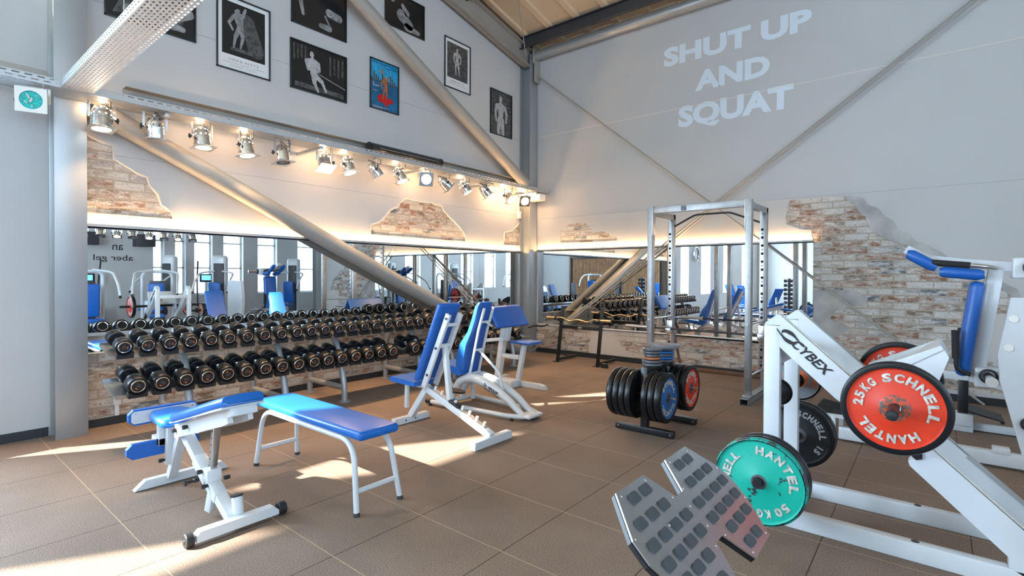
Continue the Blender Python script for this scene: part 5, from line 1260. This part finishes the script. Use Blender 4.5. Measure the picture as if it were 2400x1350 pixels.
# ------------------------------------------------------------------ framed posters
def capsule(mb, p, q, r, r2, u, v, o, n_=8, d=.0012):
    p = Vector((p[0], p[1])); q = Vector((q[0], q[1])); dd = (q-p); a = math.atan2(dd.y, dd.x); P = []
    for k in range(n_+1): t_ = a+PI/2+PI*k/n_; P.append((p.x+r*math.cos(t_), p.y+r*math.sin(t_)))
    for k in range(n_+1): t_ = a-PI/2+PI*k/n_; P.append((q.x+r2*math.cos(t_), q.y+r2*math.sin(t_)))
    mb.prism(P, o, u, v, d)
def figure(mb, o, h, flip=1, pose=0):
    """a plain standing or seated figure, h tall, in the wall plane (u = +y, v = +z)"""
    u = Vector((0, flip, 0)); v = Vector((0, 0, 1))
    S = lambda a, b_: (a*h, b_*h)
    segs = {0: [((0, .90), (0, .93), .05, .045), ((0, .80), (0, .84), .035, .03), ((-.06, .76), (.06, .76), .06, .06), ((0, .74), (0, .56), .105, .065), ((0, .55), (0, .50), .07, .08),
                ((-.13, .76), (-.17, .60), .042, .033), ((-.17, .60), (-.14, .44), .03, .02), ((.13, .76), (.19, .62), .042, .033), ((.19, .62), (.16, .46), .03, .02),
                ((-.045, .48), (-.08, .26), .06, .04), ((-.08, .26), (-.07, .04), .035, .022), ((.045, .48), (.07, .26), .06, .04), ((.07, .26), (.10, .04), .035, .022)],
            1: [((-.05, .90), (-.05, .94), .055, .05), ((-.04, .80), (-.04, .84), .04, .035), ((-.12, .73), (.05, .73), .075, .075), ((-.03, .70), (.0, .48), .13, .085),
                ((-.19, .72), (-.15, .53), .055, .042), ((-.15, .53), (.03, .50), .035, .028), ((.12, .72), (.15, .55), .055, .04), ((.15, .55), (.05, .50), .035, .028),
                ((-.02, .44), (.22, .30), .075, .055), ((.22, .30), (.34, .08), .045, .03), ((.0, .40), (.02, .22), .075, .055), ((.02, .22), (.12, .02), .045, .03)],
            2: [((-.03, .86), (.0, .90), .05, .045), ((-.06, .76), (.05, .80), .06, .06), ((0, .76), (.05, .55), .10, .07), ((-.10, .74), (-.20, .58), .04, .03), ((-.20, .58), (-.12, .44), .03, .022),
                ((.10, .80), (.16, .98), .038, .03), ((.03, .52), (-.06, .30), .06, .042), ((-.06, .30), (-.10, .05), .035, .022), ((.06, .52), (.10, .30), .06, .04), ((.10, .30), (.05, .08), .035, .022)]}[pose]
    for i, (p, q, r, r2) in enumerate(segs): capsule(mb, S(*p), S(*q), r*h, r2*h, u, v, Vector(o)+Vector((.0002*i, 0, 0)))
def poster(y0, y1, z0, z1, label, fw_=.014, fm_='frame_black', mat_='photo_black', border=0, bottom=0):
    t = thing('framed_poster', label, 'poster', (XL, (y0+y1)/2, z0), 'framed posters high on the left wall')
    X = XL+.004
    fr = MB()
    for a, b_ in (((y0, z0), (y0+fw_, z1)), ((y1-fw_, z0), (y1, z1)), ((y0, z0), (y1, z0+fw_)), ((y0, z1-fw_), (y1, z1))): fr.b2((XL, a[0], a[1]), (XL+.022, b_[0], b_[1]), .001)
    obj('frame', fr, fm_, t)
    sheet = obj('print', MB().b2((XL, y0+fw_*.5, z0+fw_*.5), (X, y1-fw_*.5, z1-fw_*.5)), 'paper' if border else mat_, t)
    if border: obj('image', MB().b2((X, y0+fw_+border, z0+fw_+bottom), (X+.001, y1-fw_-border, z1-fw_-border)), mat_, sheet)
    return t, sheet, X+.0012
U, V = (0, 1, 0), (0, 0, 1)
t, s, X = poster(1.358, 2.145, 3.925, 4.42, 'black and white photo frame crossed by the overhead tray')
mb = MB(); [mb.prism([(1.42+.1*k, 3.98), (1.50+.1*k, 4.00), (1.62+.09*k, 4.22), (1.53+.09*k, 4.26)], (X, 0, 0), U, V, .001) for k in range(6)]; obj('grey_shapes', mb, 'photo_dark', s)
mb = MB(); capsule(mb, (1.55, 4.05), (2.02, 4.02), .05, .03, Vector(U), Vector(V), (X+.001, 0, 0)); capsule(mb, (1.95, 4.10), (2.08, 4.20), .03, .05, Vector(U), Vector(V), (X+.001, 0, 0)); obj('pale_shapes', mb, 'photo_grey', s)
t, s, X = poster(2.349, 2.942, 3.752, 4.575, 'tall black framed portrait with white border and caption lines, nearest the viewer', border=.045, bottom=.16)
mb = MB(); figure(mb, (X+.001, 2.58, 3.99), .50, 1, 2); obj('figure', mb, 'photo_grey', s)
mb = MB(); capsule(mb, (2.68, 4.35), (2.78, 4.05), .08, .09, Vector(U), Vector(V), (X+.0005, 0, 0)); mb.b2((X, 2.5, 3.98), (X+.001, 2.85, 4.02)); obj('dark_shape', mb, 'photo_dark', s)
mb = MB(); fittext(mb, 'HERB RITTS', (X, 2.645, 3.875), U, V, .33, .028, .0, 0, .001); fittext(mb, 'HAMILTONS GALLERY, LONDON', (X, 2.645, 3.838), U, V, .45, .013, .0, 0, .001); fittext(mb, 'DECEMBER - JANUARY', (X, 2.645, 3.808), U, V, .30, .013, .0, 0, .001); obj('lettering', mb, 'text_grey', s)
t, s, X = poster(3.20, 3.97, 4.566, 5.17, 'black photo of chrome dumbbells, cut by the top edge of the picture')
mb = MB(); capsule(mb, (3.30, 5.0), (3.36, 4.72), .035, .02, Vector(U), Vector(V), (X, 0, 0)); capsule(mb, (3.72, 4.86), (3.86, 4.84), .055, .05, Vector(U), Vector(V), (X, 0, 0)); capsule(mb, (3.60, 4.66), (3.72, 4.66), .03, .04, Vector(U), Vector(V), (X, 0, 0)); capsule(mb, (3.66, 4.80), (3.72, 4.70), .012, .012, Vector(U), Vector(V), (X, 0, 0)); obj('pale_shapes', mb, 'photo_grey', s)
mb = MB(); mb.lathe([(.045, 0), (.045, .001), (.03, .001), (.03, 0)], (X+.001, 3.73, 4.86), (1, 0, 0), 24, True); obj('ring_shape', mb, 'photo_light', s)
t, s, X = poster(3.188, 3.973, 3.757, 4.368, 'black and white photo of a seated muscular man pulling a cable')
mb = MB(); [mb.b2((X, 3.23+.05*k, 4.12+.02*(k % 3)), (X+.0006, 3.25+.05*k, 4.33)) for k in range(4)]; [mb.b2((X, 3.72+.06*k, 4.05+.03*(k % 2)), (X+.0006, 3.745+.06*k, 4.30)) for k in range(4)]; mb.b2((X, 3.25, 3.80), (X+.0006, 3.93, 3.86)); obj('dark_shape', mb, 'photo_dark', s)
mb = MB(); figure(mb, (X+.001, 3.50, 3.79), .50, 1, 1); obj('figure', mb, 'photo_light', s)
mb = MB(); capsule(mb, (3.55, 4.03), (3.95, 3.93), .004, .004, Vector(U), Vector(V), (X+.002, 0, 0)); obj('cable_line', mb, 'photo_light', s)
t, s, X = poster(4.343, 4.845, 3.807, 4.511, 'blue championship poster with an orange muscular figure above a red shape', mat_='poster_blue')
mb = MB().b2((X, 4.36, 4.22), (X+.0005, 4.83, 4.50)); obj('sky', mb, 'poster_sky', s)
mb = MB(); [mb.b2((X+.0005, 4.37+.035*k, 4.20), (X+.001, 4.395+.035*k, 4.24+.03*((k*7) % 4))) for k in range(13)]; obj('skyline', mb, 'photo_dark', s)
mb = MB(); figure(mb, (X+.001, 4.60, 3.96), .36, 1, 2); obj('figure', mb, 'poster_skin', s)
mb = MB(); mb.prism(rough_outline([(4.47, 3.98), (4.50, 4.03), (4.58, 4.05), (4.66, 4.01), (4.74, 4.0), (4.75, 3.95), (4.66, 3.92), (4.62, 3.87), (4.58, 3.92), (4.49, 3.93)], .03, .006), (X+.0006, 0, 0), U, V, .001); obj('red_shape', mb, 'poster_red', s)
mb = MB(); mb.lathe([(0, .001), (.035, .001)], (X+.0016, 4.545, 4.36), (1, 0, 0), 20); obj('globe', mb, 'photo_grey', s)
mb = MB(); fittext(mb, 'WORLD BODYBUILDING', (X, 4.594, 4.468), U, V, .43, .022, .02, 0, .001); fittext(mb, 'CHAMPIONSHIPS', (X, 4.72, 4.435), U, V, .20, .016, .02, 0, .001); obj('lettering', mb, 'photo_black', s)
mb = MB(); fittext(mb, 'Canon', (X, 4.44, 4.075), U, V, .09, .022, .02, 0, .001); [mb.b2((X, 4.39, 3.83+.012*k), (X+.001, 4.56+.06*k, 3.835+.012*k)) for k in range(3)]; mb.b2((X, 4.40, 4.13), (X+.001, 4.415, 4.19)).b2((X, 4.42, 4.135), (X+.001, 4.50, 4.15)); obj('lettering', mb, 'photo_light', s)
t, s, X = poster(4.595, 5.335, 5.075, 5.595, 'dark photo frame beside the upper tube brace, cut by the top edge')
mb = MB(); capsule(mb, (4.90, 5.30), (5.05, 5.20), .09, .07, Vector(U), Vector(V), (X, 0, 0)); capsule(mb, (4.68, 5.50), (4.74, 5.47), .035, .035, Vector(U), Vector(V), (X, 0, 0)); capsule(mb, (4.92, 5.45), (5.0, 5.36), .03, .05, Vector(U), Vector(V), (X, 0, 0)); capsule(mb, (5.0, 5.16), (5.22, 5.14), .06, .03, Vector(U), Vector(V), (X, 0, 0)); obj('pale_shapes', mb, 'photo_grey', s)
t, s, X = poster(5.763, 6.36, 4.513, 5.323, 'tall black framed portrait with white border and caption lines, nearer the corner', border=.05, bottom=.16, mat_='photo_dark')
mb = MB(); figure(mb, (X+.001, 6.05, 4.75), .46, 1, 0); obj('figure', mb, 'photo_light', s)
mb = MB(); fittext(mb, 'HERB RITTS', (X, 6.06, 4.64), U, V, .32, .028, .0, 0, .001); fittext(mb, 'HAMILTONS GALLERY, LONDON', (X, 6.06, 4.60), U, V, .44, .013, .0, 0, .001); obj('lettering', mb, 'text_grey', s)
t, s, X = poster(6.87, 7.475, 3.999, 4.80, 'black and white photo of a bare-chested man standing with arms down, beside the corner column', mat_='photo_dark')
mb = MB(); [mb.b2((X, 6.90+.06*k, 4.35), (X+.0006, 6.915+.06*k, 4.78)) for k in range(4)]; [mb.b2((X, 7.30, 4.45+.07*k), (X+.0006, 7.46, 4.46+.07*k)) for k in range(5)]; obj('background_lines', mb, 'photo_black', s)
mb = MB(); figure(mb, (X+.001, 7.16, 3.86), .88, 1, 0); mbx = MB()
for f_ in mb.f: pass
keep = [i for i, v in enumerate(mb.v)]
mb.v = [Vector((v.x, v.y, max(v.z, 4.015))) for v in mb.v]
obj('figure', mb, 'photo_light', s)
mb = MB(); mb.b2((X+.0025, 7.07, 4.02), (X+.003, 7.25, 4.28)); obj('trousers', mb, 'photo_grey', s)

# ------------------------------------------------------------------ far part of the hall (seen in the mirrors)
def RZ(x, y, a): M = Matrix.Rotation(a, 4, 'Z'); M.translation = (x, y, 0); return M
class LB(MB):
    pass
def pobj(name, mb, mat, t, M, ang=35):
    mb.v = [M @ v for v in mb.v]; return obj(name, mb, mat, t, ang)
def tower_machine(x, y, a, label, hoop=False, group='strength machines in the far hall'):
    M = RZ(x, y, a); t = thing('weight_machine', label, 'strength machine', (x, y, 0), group)
    if hoop:
        pobj('frame_hoop', MB().tube(arcpath([(-.30, -.45, .03), (-.30, -.45, 1.52), (.30, -.45, 1.52), (.30, -.45, .03)], .16), .035, 12), 'white_metal', t, M)
        pobj('front_panel', MB().box((0, -.43, .42), (.52, .03, .80), .01), 'white_metal', t, M)
        pobj('weight_stack', MB().box((0, -.36, .75), (.30, .12, 1.1), .01), 'dark_steel', t, M)
    else:
        pobj('tower_cover', MB().box((0, -.45, 1.0), (.40, .24, 2.0), .09, 4), 'white_metal', t, M)
        pobj('tower_window', MB().box((0, -.32, 1.02), (.26, .04, 1.5), .02, 3), 'dark_steel', t, M)
        pobj('weight_stack', MB().box((0, -.30, .55), (.20, .03, .6), .005), 'iron_grey', t, M)
    pobj('base_beam', MB().box((0, .15, .05), (.09, 1.2, .08), .008), 'white_metal', t, M)
    pobj('cross_foot', MB().box((0, .72, .04), (.7, .08, .07), .008), 'white_metal', t, M)
    pobj('seat_post', MB().box((0, .25, .25), (.08, .08, .42), .006), 'white_metal', t, M)
    pobj('seat_pad', MB().box((0, .28, .50), (.36, .38, .07), .03, 3), 'blue_vinyl', t, M)
    pobj('back_pad', MB().box((0, .02, .90), (.32, .08, .70), .035, 3, R=Matrix.Rotation(math.radians(-8), 3, 'X')), 'blue_vinyl', t, M)
    for s_ in (-1, 1):
        pobj('lever_arm', MB().tube(arcpath([(s_*.10, -.30, 1.55), (s_*.42, -.15, 1.50), (s_*.42, .30, 1.25), (s_*.42, .45, 1.0)], .12), .026, 10), 'white_metal', t, M)
        pobj('grip', MB().cyl((s_*.42, .40, 1.08), (s_*.42, .47, .96), .024, 10), 'black_foam', t, M)
    return t
tower_machine(4.0, 8.4, 2.4, 'tall white weight machine tower by the far windows, seen in the left mirror')
tower_machine(3.0, 5.8, 2.2, 'white weight machine tower with dark front, mirrored behind the blue pads')
tower_machine(1.9, 4.1, 1.9, 'white hoop framed machine mirrored behind the squat machine', True)
tower_machine(1.35, 2.75, 1.6, 'white hoop framed machine at the left end of the mirror', True)
tower_machine(4.6, 4.9, 2.6, 'white weight machine with raised arms in the far hall')
tower_machine(5.2, 2.0, 1.9, 'white weight machine deep in the far hall on the left of the mirror')
tower_machine(3.6, .2, 1.2, 'white weight machine behind the viewer on the right')
tower_machine(2.6, -2.4, .6, 'white weight machine behind the viewer near the hall centre')
tower_machine(-.4, -4.2, .2, 'white hoop machine behind the viewer', True)
tower_machine(4.2, -4.6, .9, 'white weight machine near the far front wall')
def cross_trainer(x, y, a, label):
    M = RZ(x, y, a); t = thing('cross_trainer', label, 'cross trainer', (x, y, 0), 'cardio machines in the far hall')
    pobj('body', MB().box((0, 0, .35), (.35, .7, .5), .1, 3), 'dark_steel', t, M)
    pobj('console', MB().box((0, -.1, 1.35), (.35, .08, .25), .03), 'black_metal', t, M)
    pobj('console_screen', MB().box((0, -.055, 1.36), (.24, .01, .15), 0), 'screen_lit', t, M)
    pobj('mast', MB().cyl((0, -.1, .5), (0, -.12, 1.3), .04, 10), 'grey_steel', t, M)
    for s_ in (-1, 1):
        pobj('arm', MB().tube(arcpath([(s_*.22, .1, .5), (s_*.24, -.05, 1.2), (s_*.22, .35, 1.85)], .2), .022, 8), 'dark_steel', t, M)
        pobj('pedal_bar', MB().beam((s_*.18, -.9, .12), (s_*.18, .5, .3), .08, .06, .01), 'grey_steel', t, M)
    pobj('base', MB().box((0, -.3, .06), (.55, 1.6, .08), .02), 'dark_steel', t, M)
cross_trainer(4.7, 6.2, 1.9, 'dark cross trainer with raised arms mirrored in front of the windows')
cross_trainer(5.3, 3.5, 1.6, 'dark cardio machine at the left end of the mirror')
cross_trainer(5.3, 2.8, 1.6, 'dark cardio machine, left neighbour of another at the mirror end')
def simple_bench(x, y, a, label, inc=.9):
    M = RZ(x, y, a); t = thing('weight_bench', label, 'bench', (x, y, 0), 'white benches behind the viewer')
    for yy in (-.6, .6): pobj('foot', MB().box((0, yy, .035), (.5, .06, .06), .006), 'white_metal', t, M)
    pobj('spine', MB().beam((0, -.6, .08), (0, .6, .08), .06, .06, .004), 'white_metal', t, M)
    pobj('upright', MB().beam((0, -.1, .08), (0, -.05, .45), .06, .06, .004), 'white_metal', t, M)
    pobj('seat_pad', MB().box((0, -.32, .46), (.28, .36, .06), .025, 3), 'blue_vinyl', t, M)
    p0 = Vector((0, -.10, .46)); p1 = p0+Vector((0, math.cos(inc), math.sin(inc)))*.85
    pobj('back_pad', MB().beam(p0, p1, .28, .06, .025), 'blue_vinyl', t, M)
    pobj('back_strut', MB().beam((0, .45, .1), p0.lerp(p1, .6), .05, .05, .004), 'white_metal', t, M)
simple_bench(-4.9, -1.2, .3, 'white incline bench with blue back, mirrored behind the power rack left side', 1.1)
simple_bench(-4.0, -2.2, -.6, 'white incline bench with blue back, mirrored between the rack uprights', .8)
simple_bench(-3.3, -1.0, 1.2, 'low blue bench mirrored right of the rack upright', .15)
simple_bench(-5.2, -3.4, 2.6, 'white bench further back along the windows', .9)
# mirrored small dumbbell tower and blue plate stand
t = thing('dumbbell_tower', 'slim tower of small dumbbells mirrored beside the rack', 'dumbbell stand', (-3.6, -2.6, 0))
obj('tower_post', MB().box((-3.6, -2.6, .7), (.08, .08, 1.4), .01), 'dark_steel', t); obj('tower_base', MB().box((-3.6, -2.6, .04), (.5, .5, .06), .01), 'dark_steel', t)
for k in range(9):
    z = .2+.14*k; obj('small_dumbbell', MB().cyl((-3.74, -2.55, z), (-3.66, -2.55, z), .05, 14).cyl((-3.54, -2.55, z), (-3.46, -2.55, z), .05, 14).cyl((-3.74, -2.55, z), (-3.46, -2.55, z), .014, 8), 'black_rubber', t)
t = thing('plate_stand', 'black stand holding blue plates, mirrored right of the power rack', 'plate rack', (-2.9, -1.6, 0))
obj('stand_post', MB().box((-2.9, -1.7, .35), (.07, .07, .7), .006), 'black_metal', t); obj('stand_base', MB().box((-2.9, -1.7, .03), (.5, .4, .05), .006), 'black_metal', t)
obj('stand_peg', MB().cyl((-2.9, -1.7, .45), (-2.9, -1.45, .45), .02, 12), 'chrome_soft', t)
plate((-2.9, -1.52, .45), (0, 1, 0), .225, .05, 'blue_enamel', 'blue plate facing the back wall mirror right of the power rack', letters=[('SCHNELL', -60, 80, False), ('HANTEL', 120, 250, False)])
# wall clock on the left wall behind the viewer
t = thing('wall_clock', 'round chrome wall clock mirrored above the power rack crossbar', 'clock', (XL, -1.15, 2.2))
obj('case', MB().lathe([(.20, .0), (.25, 0), (.25, .06), (.21, .08), (.20, .05)], (XL, -1.15, 2.2), (1, 0, 0), 40), 'chrome', t)
fc = obj('dial', MB().lathe([(0, .035), (.21, .035)], (XL, -1.15, 2.2), (1, 0, 0), 32), 'clock_face', t)
obj('hands', MB().beam((XL+.04, -1.15, 2.2), (XL+.04, -1.15, 2.34), .008, .004, 0, (1, 0, 0)).beam((XL+.04, -1.15, 2.2), (XL+.04, -1.05, 2.21), .010, .004, 0, (1, 0, 0)), 'text_black', fc)
# writing and panels on the far walls
mb = MB(); fittext(mb, 'an', (XR-.003, 4.45, 2.25), (0, -1, 0), (0, 0, 1), .26, .16, .005, 0, .003); fittext(mb, 'aber gel', (XR-.003, 4.35, 1.92), (0, -1, 0), (0, 0, 1), .95, .22, .005, 0, .003)
struct('wall_lettering', mb, 'text_black')
tag(obj('loudspeaker', MB().box((5.9, 3.2, 2.45), (.35, 1.3, .36), .02), 'dark_steel'), 'long dark loudspeaker box hanging at the left end of the mirror', 'loudspeaker')
tag(obj('loudspeaker', MB().box((5.9, 4.95, 2.45), (.35, .5, .36), .02), 'dark_steel'), 'short dark loudspeaker box hanging at the left end of the mirror', 'loudspeaker')
mb = MB()
for k in range(60): mb.b2((-1.5+.09*k, YF, 0), (-1.455+.09*k, YF+.04, 4.2))
struct('trim_10', mb, 'wood')

tag(obj('wall_picture', MB().b2((-3.0, YF, 1.0), (-1.9, YF+.03, 2.4)), 'orange_art'), 'orange wall picture on the front wall behind the viewer', 'picture')
# black cable station
t = thing('cable_station', 'black double cable station behind the viewer', 'strength machine', (.8, -6.6, 0))
for x in (-.6, 2.2):
    obj('station_post', MB().box((x, -6.6, 1.2), (.10, .10, 2.4), .01), 'black_metal', t)
    obj('station_foot', MB().box((x, -6.6, .04), (.12, 1.0, .08), .01), 'black_metal', t)
obj('station_beam', MB().box((.8, -6.6, 2.38), (2.9, .08, .10), .01), 'black_metal', t)
for x in (-.45, 2.05): obj('weight_stack', MB().box((x, -6.6, .6), (.2, .14, 1.0), .01), 'iron_grey', t)

struct('wall_channel', MB().b2((-6.14, -1.5, 3.17), (-6.03, .93, 3.23)), 'beam_paint')
